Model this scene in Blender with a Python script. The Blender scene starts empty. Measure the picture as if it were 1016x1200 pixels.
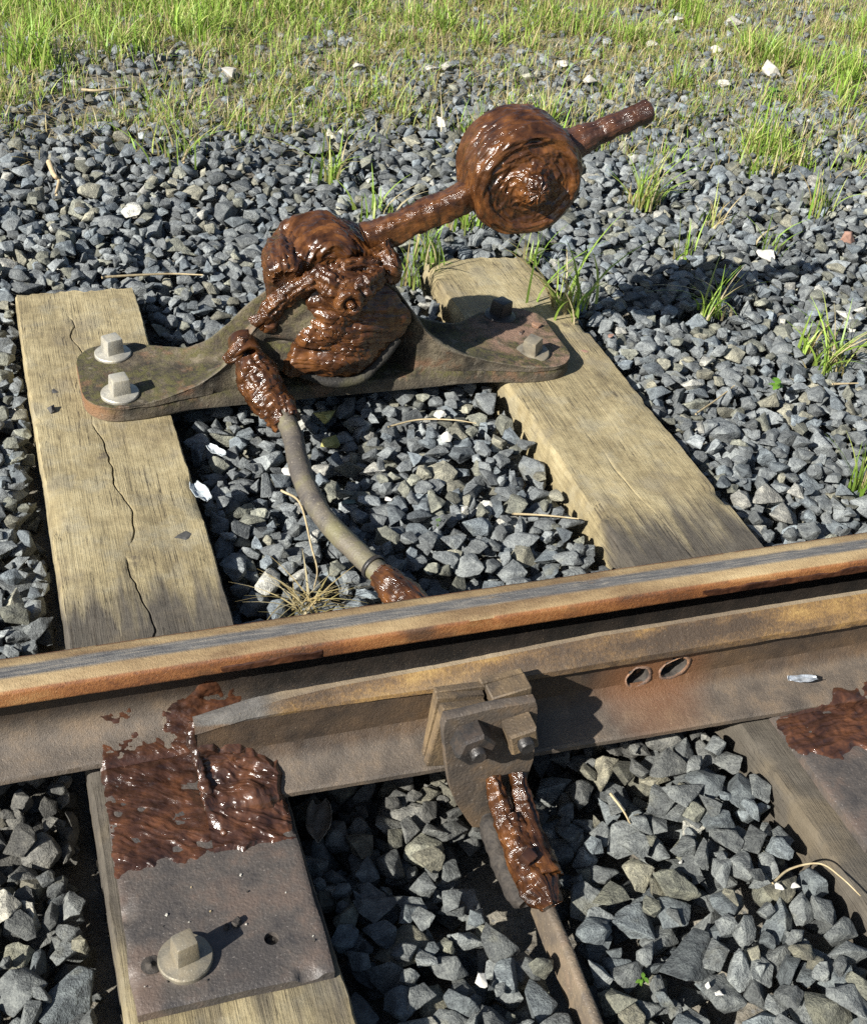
import bpy, bmesh, math, random
import numpy as np
from mathutils import Vector, Matrix

random.seed(7); RNG = np.random.default_rng(11)
S = bpy.context.scene
COL = S.collection

# ------------------------------------------------------------------ camera, sky, sun, exposure
F_PX = 1467.7; CAM_H = 1.422
_a = np.array([-608., -1184., F_PX]); _b = np.array([4692., -590., F_PX])
AY = _a / np.linalg.norm(_a); AX = _b / np.linalg.norm(_b); AX -= AY * (AX @ AY); AX /= np.linalg.norm(AX)
AZ = np.cross(AX, AY)
RW = np.stack([AX, AY, AZ], 1)          # world -> camera (x right, y down, z forward)
cam = bpy.data.cameras.new('camera'); co = bpy.data.objects.new('camera', cam); COL.objects.link(co)
r, u, bk = RW.T @ [1, 0, 0], -(RW.T @ [0, 1, 0]), -(RW.T @ [0, 0, 1])
co.matrix_world = Matrix(((r[0], u[0], bk[0], 0), (r[1], u[1], bk[1], 0), (r[2], u[2], bk[2], CAM_H), (0, 0, 0, 1)))
cam.sensor_width = 36; cam.lens = 36 * F_PX / 1200; cam.clip_start = .02; cam.clip_end = 500
S.camera = co
S.cycles.use_denoising = False
SUN = np.array([-.685, -.31, .488]); SUN /= np.linalg.norm(SUN)
EL = math.asin(SUN[2]); AZI = math.atan2(SUN[0], SUN[1])
w = bpy.data.worlds.new('World'); S.world = w; w.use_nodes = True
sky = w.node_tree.nodes.new('ShaderNodeTexSky'); sky.sky_type = 'NISHITA'; sky.sun_disc = False
sky.sun_elevation = EL; sky.sun_rotation = AZI
bg = w.node_tree.nodes['Background']; bg.inputs[1].default_value = .05
w.node_tree.links.new(sky.outputs[0], bg.inputs[0])
sl = bpy.data.lights.new('sun', 'SUN'); sl.energy = 5.0; sl.angle = math.radians(.53); sl.color = (1, .955, .88)
so = bpy.data.objects.new('sun', sl); COL.objects.link(so)
so.rotation_euler = Vector(SUN).to_track_quat('Z', 'Y').to_euler(); so.location = (-3, -1, 5)
S.view_settings.view_transform = 'Standard'; S.view_settings.look = 'None'
S.view_settings.exposure = 1.1; S.view_settings.gamma = 1; S.view_settings.use_curve_mapping = False

def ray(px, py): return RW.T @ np.array([px - 508, py - 600, F_PX])
def at(px, py, z=0.):                    # picture position -> place on the level z
    d = ray(px, py); t = (z - CAM_H) / d[2]; return np.array([0, 0, CAM_H]) + t * d
def proj(P):
    q = (np.asarray(P) - [0, 0, CAM_H]) @ RW.T
    return np.stack([508 + F_PX * q[..., 0] / q[..., 2], 600 + F_PX * q[..., 1] / q[..., 2], q[..., 2]], -1)

# ------------------------------------------------------------------ noise
def _h(i, j, k, s):
    n = (i * 374761393 + j * 668265263 + k * 2147483647 + s * 974634877) & 0xffffffff
    n = ((n ^ (n >> 13)) * 1274126177) & 0xffffffff
    n = ((n ^ (n >> 16)) * 2246822519) & 0xffffffff
    return ((n ^ (n >> 13)) & 0xffff) / 65535.
def vn(P, s=0):
    P = np.asarray(P, float); f = np.floor(P); t = P - f; t = t * t * (3 - 2 * t); i = f.astype(np.int64)
    x, y, z = i[..., 0], i[..., 1], i[..., 2]; r = 0
    for a in (0, 1):
        for b in (0, 1):
            for c in (0, 1):
                wgt = (t[..., 0] if a else 1 - t[..., 0]) * (t[..., 1] if b else 1 - t[..., 1]) * (t[..., 2] if c else 1 - t[..., 2])
                r = r + wgt * _h(x + a, y + b, z + c, s)
    return r
def fbm(P, o=4, s=0):
    P = np.asarray(P, float); r = 0; a = .5; n = 0
    for k in range(o): r = r + a * vn(P * 2 ** k, s + k); n += a; a *= .5
    return r / n
def ridge(P, o=3, s=0): return 1 - np.abs(2 * fbm(P, o, s) - 1)
def sm(a, b, x): t = np.clip((np.asarray(x, float) - a) / (b - a), 0, 1); return t * t * (3 - 2 * t)
def P3(*c): return np.stack(np.broadcast_arrays(*[np.asarray(q, float) for q in c]), -1)

# ------------------------------------------------------------------ object helpers
ORG = {}
def tag(o, label=None, cat=None, group=None, kind=None):
    if label: o['label'] = label
    if cat: o['category'] = cat
    if group: o['group'] = group
    if kind: o['kind'] = kind
    return o
def link(o, parent=None, org=(0, 0, 0)):
    COL.objects.link(o)
    if parent is not None: o.parent = parent; ORG[o.name] = ORG[parent.name]
    else: o.location = org; ORG[o.name] = np.array(org, float)
    return o
def thing(name, loc, label, cat, group=None):
    o = bpy.data.objects.new(name, None); o.empty_display_size = .05
    return tag(link(o, None, loc), label, cat, group)
def mesh_np(name, V, F, col=None, flow=None, smooth=True, sharp=None):
    """F: (n,3)/(n,4) array or a list of such arrays"""
    me = bpy.data.meshes.new(name); V = np.asarray(V, np.float32)
    if not isinstance(F, list): F = [F]
    F = [np.asarray(f, np.int32) for f in F if len(f)]
    me.vertices.add(len(V)); me.vertices.foreach_set('co', V.ravel())
    idx = np.concatenate([f.ravel() for f in F]); tot = np.concatenate([np.full(len(f), f.shape[1], np.int32) for f in F])
    me.loops.add(len(idx)); me.loops.foreach_set('vertex_index', idx)
    me.polygons.add(len(tot)); st = np.concatenate([[0], np.cumsum(tot)[:-1]]).astype(np.int32)
    me.polygons.foreach_set('loop_start', st)
    me.update(calc_edges=True); me.validate()
    me.polygons.foreach_set('use_smooth', np.full(len(me.polygons), bool(smooth)))
    if sharp: me.set_sharp_from_angle(angle=math.radians(sharp))
    if col is not None:
        a = me.attributes.new('tint', 'FLOAT_COLOR', 'POINT'); c = np.ones((len(V), 4), np.float32); c[:, :3] = col; a.data.foreach_set('color', c.ravel())
    if flow is not None:
        a = me.attributes.new('flow', 'FLOAT_VECTOR', 'POINT'); a.data.foreach_set('vector', np.asarray(flow, np.float32).ravel())
    return me
def obj(name, V, F, mat, parent=None, org=None, **k):
    V = np.asarray(V, float)
    o0 = ORG[parent.name] if parent is not None else (np.zeros(3) if org is None else np.asarray(org, float))
    me = mesh_np(name, V - o0, F, **k); me.materials.append(mat)
    return link(bpy.data.objects.new(name, me), parent, o0)
def gridf(nu, nv, cu=False, cv=False):
    i = np.arange(nu if cu else nu - 1); j = np.arange(nv if cv else nv - 1); I, J = np.meshgrid(i, j, indexing='ij'); I = I.ravel(); J = J.ravel()
    I2 = (I + 1) % nu; J2 = (J + 1) % nv
    return np.stack([I * nv + J, I2 * nv + J, I2 * nv + J2, I * nv + J2], 1)
def gnormal(P, cu=False, cv=False):
    def d(P, ax, c):
        if c: return np.roll(P, -1, ax) - np.roll(P, 1, ax)
        return np.gradient(P, axis=ax)
    n = np.cross(d(P, 0, cu), d(P, 1, cv)); return n / (np.linalg.norm(n, axis=-1, keepdims=True) + 1e-12)
def caps(nu, nv):                        # end caps (fans) for a tube grid closed in v: two extra centre verts at nu*nv, nu*nv+1
    j = np.arange(nv); k = (j + 1) % nv
    return np.concatenate([np.stack([np.full(nv, nu * nv), k, j], 1), np.stack([np.full(nv, nu * nv + 1), (nu - 1) * nv + j, (nu - 1) * nv + k], 1)])
def tube(P):                             # P (nu,nv,3) rings -> closed V, F
    nu, nv = P.shape[:2]; V = np.concatenate([P.reshape(-1, 3), [P[0].mean(0)], [P[-1].mean(0)]])
    return V, [gridf(nu, nv, False, True), caps(nu, nv)]
def smoothpath(pts, n):
    p = np.array(pts, float); q = np.vstack([2 * p[0] - p[1], p, 2 * p[-1] - p[-2]])
    t = np.linspace(0, len(p) - 1 - 1e-9, n); i = t.astype(int); f = (t - i)[:, None]
    a, b, c, d = q[i], q[i + 1], q[i + 2], q[i + 3]
    return .5 * (2 * b + (c - a) * f + (2 * a - 5 * b + 4 * c - d) * f * f + (3 * b - a - 3 * c + d) * f ** 3)
def sweep(path, rad, nv=20, up=(0, 0, 1), prof=None):
    """rings round a path; rad (n,) or (n,2)"""
    path = np.asarray(path, float); n = len(path); T = np.gradient(path, axis=0); T /= np.linalg.norm(T, axis=1, keepdims=True)
    A = np.cross(T, np.array(up, float)); A /= np.linalg.norm(A, axis=1, keepdims=True) + 1e-9; B = np.cross(A, T)
    rad = np.asarray(rad, float); rad = np.stack([rad, rad], 1) if rad.ndim == 1 else rad
    th = np.linspace(0, 2 * np.pi, nv, endpoint=False)
    c, s = (np.cos(th), np.sin(th)) if prof is None else prof
    return path[:, None] + A[:, None] * (c[None, :, None] * rad[:, :1, None]) + B[:, None] * (s[None, :, None] * rad[:, 1:, None])
def lathe(prof, axis_o, axis, nv=32, ref=(1, 0, 0)):
    """prof: (r, h) along the axis"""
    ax = np.array(axis, float); ax /= np.linalg.norm(ax); e1 = np.array(ref, float); e1 -= ax * (e1 @ ax); e1 /= np.linalg.norm(e1); e2 = np.cross(ax, e1)
    th = np.linspace(0, 2 * np.pi, nv, endpoint=False); pr = np.array(prof, float)
    return np.array(axis_o) + pr[:, None, 1:2] * ax + pr[:, None, :1] * (np.cos(th)[None, :, None] * e1 + np.sin(th)[None, :, None] * e2)
def resample(pts, n):
    p = np.array(pts, float); d = np.concatenate([[0], np.cumsum(np.linalg.norm(np.diff(p, axis=0), axis=1))])
    t = np.linspace(0, d[-1], n); return np.stack([np.interp(t, d, p[:, k]) for k in range(p.shape[1])], 1), t
def bevbox(name, c, size, mat, parent=None, rot=None, bev=.003, seg=2, jit=0., taper=0., org=None, label=None):
    bm = bmesh.new(); bmesh.ops.create_cube(bm, size=1)
    for v in bm.verts:
        k = 1 - taper * (v.co.z + .5); v.co = Vector((v.co.x * size[0] * k, v.co.y * size[1] * k, v.co.z * size[2])) + Vector([random.uniform(-jit, jit) for _ in range(3)])
    if bev: bmesh.ops.bevel(bm, geom=bm.edges[:], offset=bev, segments=seg, affect='EDGES', profile=.6)
    M = Matrix.Translation(Vector(c)) @ (rot.to_4x4() if rot else Matrix.Identity(4))
    o0 = ORG[parent.name] if parent is not None else (np.zeros(3) if org is None else np.array(org, float))
    bm.transform(Matrix.Translation(-Vector(o0)) @ M); me = bpy.data.meshes.new(name); bm.to_mesh(me); bm.free()
    me.polygons.foreach_set('use_smooth', np.ones(len(me.polygons), bool)); me.set_sharp_from_angle(angle=math.radians(35))
    me.materials.append(mat); o = link(bpy.data.objects.new(name, me), parent, o0)
    if label: o['label'] = label
    return o

# ------------------------------------------------------------------ materials
class MT:
    def __init__(s, name):
        s.m = bpy.data.materials.new(name); s.m.use_nodes = True; s.t = s.m.node_tree; s.b = s.t.nodes['Principled BSDF']
    def n(s, typ, **k):
        o = s.t.nodes.new('ShaderNode' + typ)
        for a, v in k.items(): setattr(o, a, v)
        return o
    def l(s, a, b): s.t.links.new(a, b)
    def put(s, sock, v):
        if hasattr(v, 'links') or hasattr(v, 'is_linked'): s.l(v, sock)
        else: sock.default_value = v
    def math(s, op, a, b=0., clamp=False):
        o = s.n('Math', operation=op, use_clamp=clamp); s.put(o.inputs[0], a); s.put(o.inputs[1], b); return o.outputs[0]
    def ss(s, x, lo, hi):
        o = s.n('MapRange', interpolation_type='SMOOTHSTEP'); s.put(o.inputs[0], x); o.inputs[1].default_value = lo; o.inputs[2].default_value = hi; return o.outputs[0]
    def scale(s, vec, sc):
        o = s.n('VectorMath', operation='MULTIPLY'); s.put(o.inputs[0], vec); o.inputs[1].default_value = sc if hasattr(sc, '__len__') else (sc,) * 3; return o.outputs[0]
    def noise(s, vec, scale, detail=4, rough=.55, dist=0.):
        o = s.n('TexNoise'); s.put(o.inputs['Vector'], vec); o.inputs['Scale'].default_value = scale; o.inputs['Detail'].default_value = detail
        o.inputs['Roughness'].default_value = rough; o.inputs['Distortion'].default_value = dist; return o.outputs[0]
    def voro(s, vec, scale, feature='F1'):
        o = s.n('TexVoronoi', feature=feature); s.put(o.inputs['Vector'], vec); o.inputs['Scale'].default_value = scale; return o.outputs['Distance']
    def mix(s, f, a, b, blend='MIX'):
        o = s.n('Mix', data_type='RGBA', blend_type=blend); s.put(o.inputs[0], f)
        for i, v in ((6, a), (7, b)):
            if isinstance(v, tuple): v = (*v, 1) if len(v) == 3 else v
            s.put(o.inputs[i], v)
        return o.outputs[2]
    def ramp(s, f, stops):
        o = s.n('ValToRGB'); s.put(o.inputs[0], f); e = o.color_ramp.elements
        while len(e) < len(stops): e.new(.5)
        for q, (p, c) in zip(e, stops): q.position = p; q.color = (*c, 1)
        return o.outputs[0]
    def bump(s, h, dist, strength=1., prev=None):
        o = s.n('Bump'); s.put(o.inputs['Height'], h); o.inputs['Distance'].default_value = dist; o.inputs['Strength'].default_value = strength
        if prev is not None: s.l(prev, o.inputs['Normal'])
        s.l(o.outputs[0], s.b.inputs['Normal']); return o.outputs[0]
    def pos(s): return s.n('NewGeometry').outputs['Position']
    def xyz(s, v): o = s.n('SeparateXYZ'); s.l(v, o.inputs[0]); return o.outputs
    def objc(s): return s.n('TexCoord').outputs['Object']
    def attr(s, n): return s.n('Attribute', attribute_name=n)
    def fin(s, col=None, rough=None, **k):
        if col is not None: s.put(s.b.inputs['Base Color'], (*col, 1) if isinstance(col, tuple) else col)
        if rough is not None: s.put(s.b.inputs['Roughness'], rough)
        for a, v in k.items(): s.put(s.b.inputs[a.replace('_', ' ')], v)
        return s.m

def m_grease(name, dark, mid, light, rough=(.10, .30)):
    m = MT(name); f = m.attr('flow').outputs['Vector']; p = m.pos()
    big = m.noise(p, 24, 5, .6); st = m.noise(f, 1.1, 6, .66, .35); fs = m.noise(m.scale(f, (2.6, 1.5, 1.5)), 1.6, 5, .7, .3); fine = m.noise(p, 330, 3, .7)
    v = m.math('ADD', m.math('MULTIPLY', big, .62), m.math('MULTIPLY', st, .46))
    c = m.ramp(v, [(.40, dark), (.54, mid), (.70, light)])
    grit = m.ss(m.noise(p, 420, 2), .64, .72); c = m.mix(m.math('MULTIPLY', grit, .5), c, (.035, .022, .016))
    b = m.bump(st, .005, .5); b = m.bump(fs, .0009, .4, b); m.bump(m.noise(p, 75, 3, .5), .004, .4, b)
    ro = m.n('MapRange'); m.l(m.noise(p, 70, 4), ro.inputs[0]); ro.inputs[1].default_value = .35; ro.inputs[2].default_value = .68; ro.inputs[3].default_value = rough[0]; ro.inputs[4].default_value = rough[1]
    return m.fin(c, ro.outputs[0], IOR=1.5, Specular_IOR_Level=.6)
GREASE = m_grease('brown_grease', (.014, .006, .003), (.056, .0218, .0078), (.150, .060, .0175))
GREASE_D = m_grease('dark_grease', (.016, .008, .006), (.046, .021, .013), (.105, .043, .020), (.11, .36))

def m_cast():
    m = MT('weathered_cast_iron'); p = m.pos(); N = m.n('NewGeometry').outputs['Normal']; nz = m.xyz(N)[2]
    a = m.noise(p, 13, 7, .68); b = m.noise(p, 70, 6, .7); c3 = m.noise(p, 6, 5, .6); X, Y, Z = m.xyz(p)
    c = m.ramp(a, [(.36, (.016, .013, .009)), (.48, (.055, .043, .027)), (.57, (.105, .085, .054)), (.68, (.18, .15, .10))])
    moss = m.math('MULTIPLY', m.ss(b, .38, .58), m.ss(c3, .38, .55)); moss = m.math('MULTIPLY', moss, m.ss(nz, -.1, .5))
    c = m.mix(m.math('MULTIPLY', moss, .85), c, m.mix(b, (.030, .030, .008), (.115, .105, .028)))
    rust = m.math('MULTIPLY', m.ss(m.noise(p, 15, 6, .65), .54, .66), .7); c = m.mix(rust, c, (.16, .085, .045))
    c = m.mix(m.math('MULTIPLY', m.ss(X, .93, 1.02), m.math('MULTIPLY', m.ss(nz, .5, .9), m.ss(a, .40, .55))), c, (.20, .125, .085))
    c = m.mix(m.math('MULTIPLY', m.ss(X, .19, .12), m.math('MULTIPLY', m.ss(nz, .6, .2), .8)), c, (.21, .105, .045))
    pt = m.n('NewGeometry').outputs['Pointiness']; c = m.mix(m.ss(pt, .52, .60), c, (.19, .165, .125))
    c = m.mix(m.math('MULTIPLY', m.ss(m.noise(p, 38, 4), .6, .7), .5), c, (.17, .15, .115))
    bb = m.bump(b, .008, .8); m.bump(m.noise(p, 260, 4, .7), .003, .9, bb)
    return m.fin(c, .82)
CAST = m_cast()

def m_steel(name, base, rust, dark, rough=.62, sc=30, metal=0., bump=.0016):
    m = MT(name); p = m.pos(); a = m.noise(p, sc, 6, .65); b = m.noise(p, sc * .3, 4)
    c = m.ramp(a, [(.33, dark), (.52, base), (.72, rust)]); c = m.mix(m.ss(b, .5, .66), c, rust); c = m.mix(m.math('MULTIPLY', m.ss(b, .48, .33), .7), c, dark)
    sp = m.ss(m.noise(p, sc * 9, 2), .655, .70); c = m.mix(m.math('MULTIPLY', sp, .5), c, tuple(min(1, 2.2 * q + .05) for q in base))
    bb = m.bump(m.noise(p, sc * 8, 4), bump, .8); m.bump(a, .002, .3, bb)
    return m.fin(c, rough, Metallic=metal)
DIRON = m_steel('dark_greasy_iron', (.026, .023, .018), (.050, .046, .022), (.012, .011, .010), .8, 22, 0, .003)
PLATE = m_steel('slide_plate_steel', (.076, .066, .058), (.108, .080, .064), (.044, .040, .038), .5)
BRACK = m_steel('bracket_steel', (.078, .063, .049), (.125, .085, .050), (.042, .035, .03), .6, 24)
SPACE = m_steel('spacer_steel', (.105, .074, .042), (.165, .115, .060), (.050, .038, .026), .65, 34)
GALV = m_steel('galvanised_steel', (.40, .385, .33), (.46, .42, .32), (.25, .24, .21), .45, 40, .35, .0005)
GALVD = m_steel('dull_galvanised_steel', (.22, .20, .155), (.27, .23, .16), (.12, .11, .09), .42, 40, .35, .0005)
NUTD = m_steel('blackened_nut', (.026, .024, .023), (.060, .045, .034), (.012, .012, .012), .42, 40, 0, .0008)
RUSTB = m_steel('rusted_bolt', (.16, .10, .07), (.26, .14, .075), (.06, .05, .045), .65, 60)
BARM = m_steel('tie_bar_steel', (.14, .11, .075), (.17, .125, .085), (.075, .062, .05), .6)
RODM = m_steel('rod_steel', (.115, .10, .075), (.135, .125, .065), (.062, .055, .05), .55, 26)

def m_rail(name, blade):
    m = MT(name); p = m.pos(); X, Y, Z = m.xyz(p); ps = m.scale(p, (.35, 1, 1)); Y = m.math('SUBTRACT', Y, .009); N = m.n('NewGeometry').outputs['Normal']; NZ = m.xyz(N)[2]
    a = m.noise(p, 22, 6, .65); bl = m.noise(ps, 14, 5, .6); fine = m.noise(p, 190, 4, .7); big = m.noise(m.scale(p, (.6, .6, .6)), 7, 4)
    web = m.ramp(m.math('ADD', m.math('MULTIPLY', a, .5), m.math('MULTIPLY', big, .5)), [(.36, (.026, .019, .014)), (.50, (.062, .041, .025)), (.66, (.115, .070, .035))] if blade else [(.36, (.012, .009, .007)), (.50, (.026, .018, .012)), (.66, (.055, .035, .019))])  # stock rail web darker, with the shade under its head painted in
    foot = m.ramp(a, [(.32, (.055, .045, .036)), (.5, (.095, .076, .058)), (.70, (.15, .11, .073))])
    hd = m.ramp(m.math('ADD', m.math('MULTIPLY', bl, .75), m.math('MULTIPLY', fine, .25)), [(.38, (.050, .033, .020)), (.46, (.105, .064, .030)), (.52, (.195, .115, .040)), (.60, (.31, .20, .068))] if blade else
                [(.36, (.06, .030, .015)), (.45, (.15, .056, .018)), (.52, (.24, .098, .030)), (.62, (.31, .165, .062))])
    dk = m.ss(m.noise(m.scale(p, (.5, .5, 1)), 9, 4), .56, .66); hd = m.mix(m.math('MULTIPLY', dk, .8), hd, (.045, .028, .017))
    top = m.ramp(bl, [(.36, (.12, .09, .06)), (.5, (.19, .145, .09)), (.64, (.26, .205, .13))] if blade else [(.36, (.15, .095, .045)), (.5, (.27, .19, .095)), (.64, (.37, .28, .15))])
    isT = m.ss(NZ, .72, .93); col = m.mix(isT, hd, top)
    if not blade:
        band = m.math('MULTIPLY', m.ss(m.math('ADD', Y, m.math('MULTIPLY', bl, .008)), 1.290, 1.297), m.ss(m.math('ADD', Y, m.math('MULTIPLY', bl, .010)), 1.321, 1.313))
        band = m.math('MULTIPLY', band, m.ss(Z, .166, .1685))
        col = m.mix(m.math('MULTIPLY', band, m.ss(m.noise(m.scale(p, (.2, 1, 1)), 60, 4), .22, .38)), col, m.ramp(m.noise(m.scale(p, (.06, 1, 1)), 330, 4, .65), [(.34, (.060, .060, .062)), (.52, (.11, .107, .102)), (.68, (.20, .18, .15))]))
    h0 = .126 if blade else .1395
    wz = m.math('ADD', Z, m.math('MULTIPLY', m.math('SUBTRACT', fine, .5), .004))
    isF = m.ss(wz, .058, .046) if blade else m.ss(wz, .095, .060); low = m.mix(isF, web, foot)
    if blade: plan = m.math('MULTIPLY', m.ss(X, .30, .25), m.ss(Z, .108, .116)); col = m.mix(plan, col, m.ramp(a, [(.35, (.045, .042, .038)), (.6, (.12, .112, .10))]))
    if blade:
        hx = m.math('ADD', m.math('POWER', m.math('SUBTRACT', X, .87), 2.), m.math('POWER', m.math('MULTIPLY', m.math('SUBTRACT', Z, .085), 1.6), 2.))
        low = m.mix(m.math('MULTIPLY', m.ss(m.math('ADD', hx, m.math('MULTIPLY', a, .006)), .018, .003), .85), low, (.135, .058, .022))
    if not blade:
        gap_shade = m.math('MULTIPLY', m.ss(m.math('ADD', X, m.math('MULTIPLY', m.noise(p, 18, 4), .12)), .22, .34), m.ss(wz, .030, .040)); low = m.mix(m.math('MULTIPLY', gap_shade, .93), low, m.ramp(a, [(.4, (.006, .005, .004)), (.7, (.022, .016, .012))]))  # shade of the rail gap painted near black on the web behind the blade
    out = m.mix(m.ss(wz, h0 - .002, h0 + .002), low, col)
    bb = m.bump(fine, .0018, .7); bb = m.bump(a, .003, .2, bb); m.bump(m.noise(p, 520, 3, .7), .0014, .8, bb); pit = m.ss(m.noise(p, 300, 2, .6), .64, .72); out = m.mix(m.math('MULTIPLY', pit, .5), out, (.035, .024, .016)); out = m.mix(m.math('MULTIPLY', m.ss(m.noise(p, 360, 2, .6), .66, .73), .35), out, (.34, .25, .15))
    return m.fin(out, .6)
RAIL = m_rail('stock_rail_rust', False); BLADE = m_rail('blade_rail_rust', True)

def m_wood(name, x0, x1):
    m = MT(name); p = m.pos(); X, Y, Z = m.xyz(p)
    g = m.noise(m.scale(p, (1, .05, 1)), 95, 7, .72, .15); g2 = m.noise(m.scale(p, (1, .022, 1)), 420, 4, .65); big = m.noise(m.scale(p, (1, .55, 1)), 8, 6, .62); bl2 = m.noise(p, 34, 5, .65)
    v = m.math('ADD', m.math('MULTIPLY', g, .17), m.math('ADD', m.math('MULTIPLY', big, .46), m.math('ADD', m.math('MULTIPLY', g2, .15), m.math('MULTIPLY', bl2, .30))))
    c = m.ramp(v, [(.38, (.105, .083, .046)), (.49, (.205, .166, .088)), (.57, (.285, .236, .130)), (.67, (.37, .318, .19))])
    grey = m.ss(m.noise(p, 11, 6, .65), .48, .66); c = m.mix(m.math('MULTIPLY', grey, .45), c, (.25, .235, .175))
    # oil-black grime soaked in along the rail, ragged along the grain
    e = m.math('ADD', Y, m.math('MULTIPLY', m.math('SUBTRACT', m.noise(m.scale(p, (1, .12, 1)), 26, 4), .5), .42)); e = m.math('ADD', e, m.math('MULTIPLY', X, -.0))
    st = m.math('MULTIPLY', m.ss(e, 1.70, 1.57), m.ss(m.math('SUBTRACT', e, m.math('MULTIPLY', X, -.28)), .80, 1.02)); c = m.mix(m.math('MULTIPLY', st, .92), c, m.mix(bl2, (.020, .018, .016), (.085, .075, .064)))
    sp = m.ss(m.voro(m.scale(p, (1, .6, 1)), 9), .17, .06); sp = m.math('MULTIPLY', sp, m.ss(m.noise(p, 40, 4), .42, .6)); c = m.mix(m.math('MULTIPLY', sp, .75), c, (.07, .055, .04))
    c = m.mix(m.math('MULTIPLY', m.ss(m.noise(p, 5.5, 5), .54, .66), .45), c, (.14, .108, .062))
    g3 = m.noise(m.scale(p, (1, .011, 1)), 120, 3, .5, .1); chk = m.math('MULTIPLY', m.ss(m.math('ABSOLUTE', m.math('SUBTRACT', g3, .5)), .012, .002), m.ss(m.noise(p, 6, 3), .46, .56)); c = m.mix(m.math('MULTIPLY', chk, .8), c, (.05, .038, .024))
    ck = m.ss(g2, .36, .3); c = m.mix(m.math('MULTIPLY', ck, .4), c, (.08, .06, .035))
    bb = m.bump(g, .0025, .6); bb = m.bump(g2, .002, .9, bb); bb = m.bump(bl2, .006, .5, bb); m.bump(m.math('MULTIPLY', chk, -1.), .004, .8, bb)
    return m.fin(c, .85)
WOOD = m_wood('weathered_oak', 0, 0)

def m_stone(name, src):
    m = MT(name); p = m.objc()
    base = m.n('ObjectInfo').outputs['Color'] if src == 'obj' else m.attr('tint').outputs['Color']
    q = m.pos()
    a = m.noise(q, 55, 6, .62); b = m.noise(q, 330, 3, .65)
    v = m.math('ADD', m.math('MULTIPLY', a, .7), m.math('MULTIPLY', b, .5))
    k = m.ramp(v, [(.40, (.42, .42, .43)), (.58, (.98, .98, .97)), (.76, (1.9, 1.86, 1.75))])
    c = m.mix(1., base, k, 'MULTIPLY')
    lich = m.math('MULTIPLY', m.ss(m.noise(q, 16, 4), .60, .72), .28); c = m.mix(lich, c, (.19, .18, .115))
    bb = m.bump(b, .0035, .9); m.bump(a, .010, .7, bb)
    return m.fin(c, .78)
STONE_O = m_stone('ballast_stone_rock', 'obj'); STONE_S = m_stone('ballast_mass_rock', 'attr')

def m_leaf():
    m = MT('grass_leaf'); c = m.attr('tint').outputs['Color']; d = m.n('BsdfTranslucent'); m.l(c, d.inputs[0])
    mx = m.n('MixShader'); mx.inputs[0].default_value = .38; m.fin(c, .5); m.l(m.b.outputs[0], mx.inputs[1]); m.l(d.outputs[0], mx.inputs[2])
    m.l(mx.outputs[0], m.t.nodes['Material Output'].inputs[0]); return m.m
LEAF = m_leaf()
def m_soil():
    m = MT('gravelly_soil'); p = m.pos(); a = m.noise(p, 9, 6, .65); b = m.noise(p, 90, 5, .7); v = m.voro(p, 70)
    c = m.ramp(a, [(.3, (.085, .076, .06)), (.5, (.17, .155, .125)), (.7, (.27, .25, .20))]); c = m.mix(m.math('MULTIPLY', m.ss(b, .52, .66), .6), c, (.22, .21, .18))
    c = m.mix(m.ss(v, .3, .1), c, (.13, .13, .125)); bb = m.bump(b, .012, .9); m.bump(v, .012, .5, bb); return m.fin(c, .92)
SOIL = m_soil()
def m_plain(name, c, c2, sc=60, rough=.7, bump=.002, **k):
    m = MT(name); p = m.pos(); a = m.noise(p, sc, 5, .6); m.bump(a, bump, .8); return m.fin(m.ramp(a, [(.3, c), (.7, c2)]), rough, **k)
STRAW = m_plain('dry_straw', (.26, .20, .11), (.46, .38, .23)); PALE = m_plain('pale_limestone', (.30, .285, .245), (.50, .48, .43), 50, .85, .004)
WHITE = m_plain('white_pebble', (.42, .41, .36), (.62, .60, .55), 60, .7); YELL = m_plain('yellow_mossy_stone', (.16, .16, .04), (.42, .40, .16), 45, .85, .004)
PAPER = m_plain('white_plastic_scrap', (.28, .32, .34), (.46, .50, .52), 40, .35, .004); BRICK = m_plain('brick_fragment', (.20, .11, .08), (.33, .20, .15), 60, .9, .004)
TEAL = m_plain('teal_stone', (.05, .09, .08), (.12, .17, .15), 40, .8, .004); FOILM = m_plain('metal_scrap', (.30, .33, .36), (.62, .66, .70), 90, .3, .003, Metallic=.6)
DRYLEAF = m_plain('dry_leaf', (.19, .15, .11), (.36, .30, .23), 40, .8, .004); BARK = m_plain('twig_bark', (.30, .22, .12), (.48, .38, .24), 60, .85)
CHIP = m_plain('dark_chip', (.03, .03, .03), (.08, .078, .072), 60, .8, .003); EARTHD = m_plain('grime_and_hole_shade', (.012, .010, .009), (.05, .042, .034), 120, .8, .004)

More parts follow.
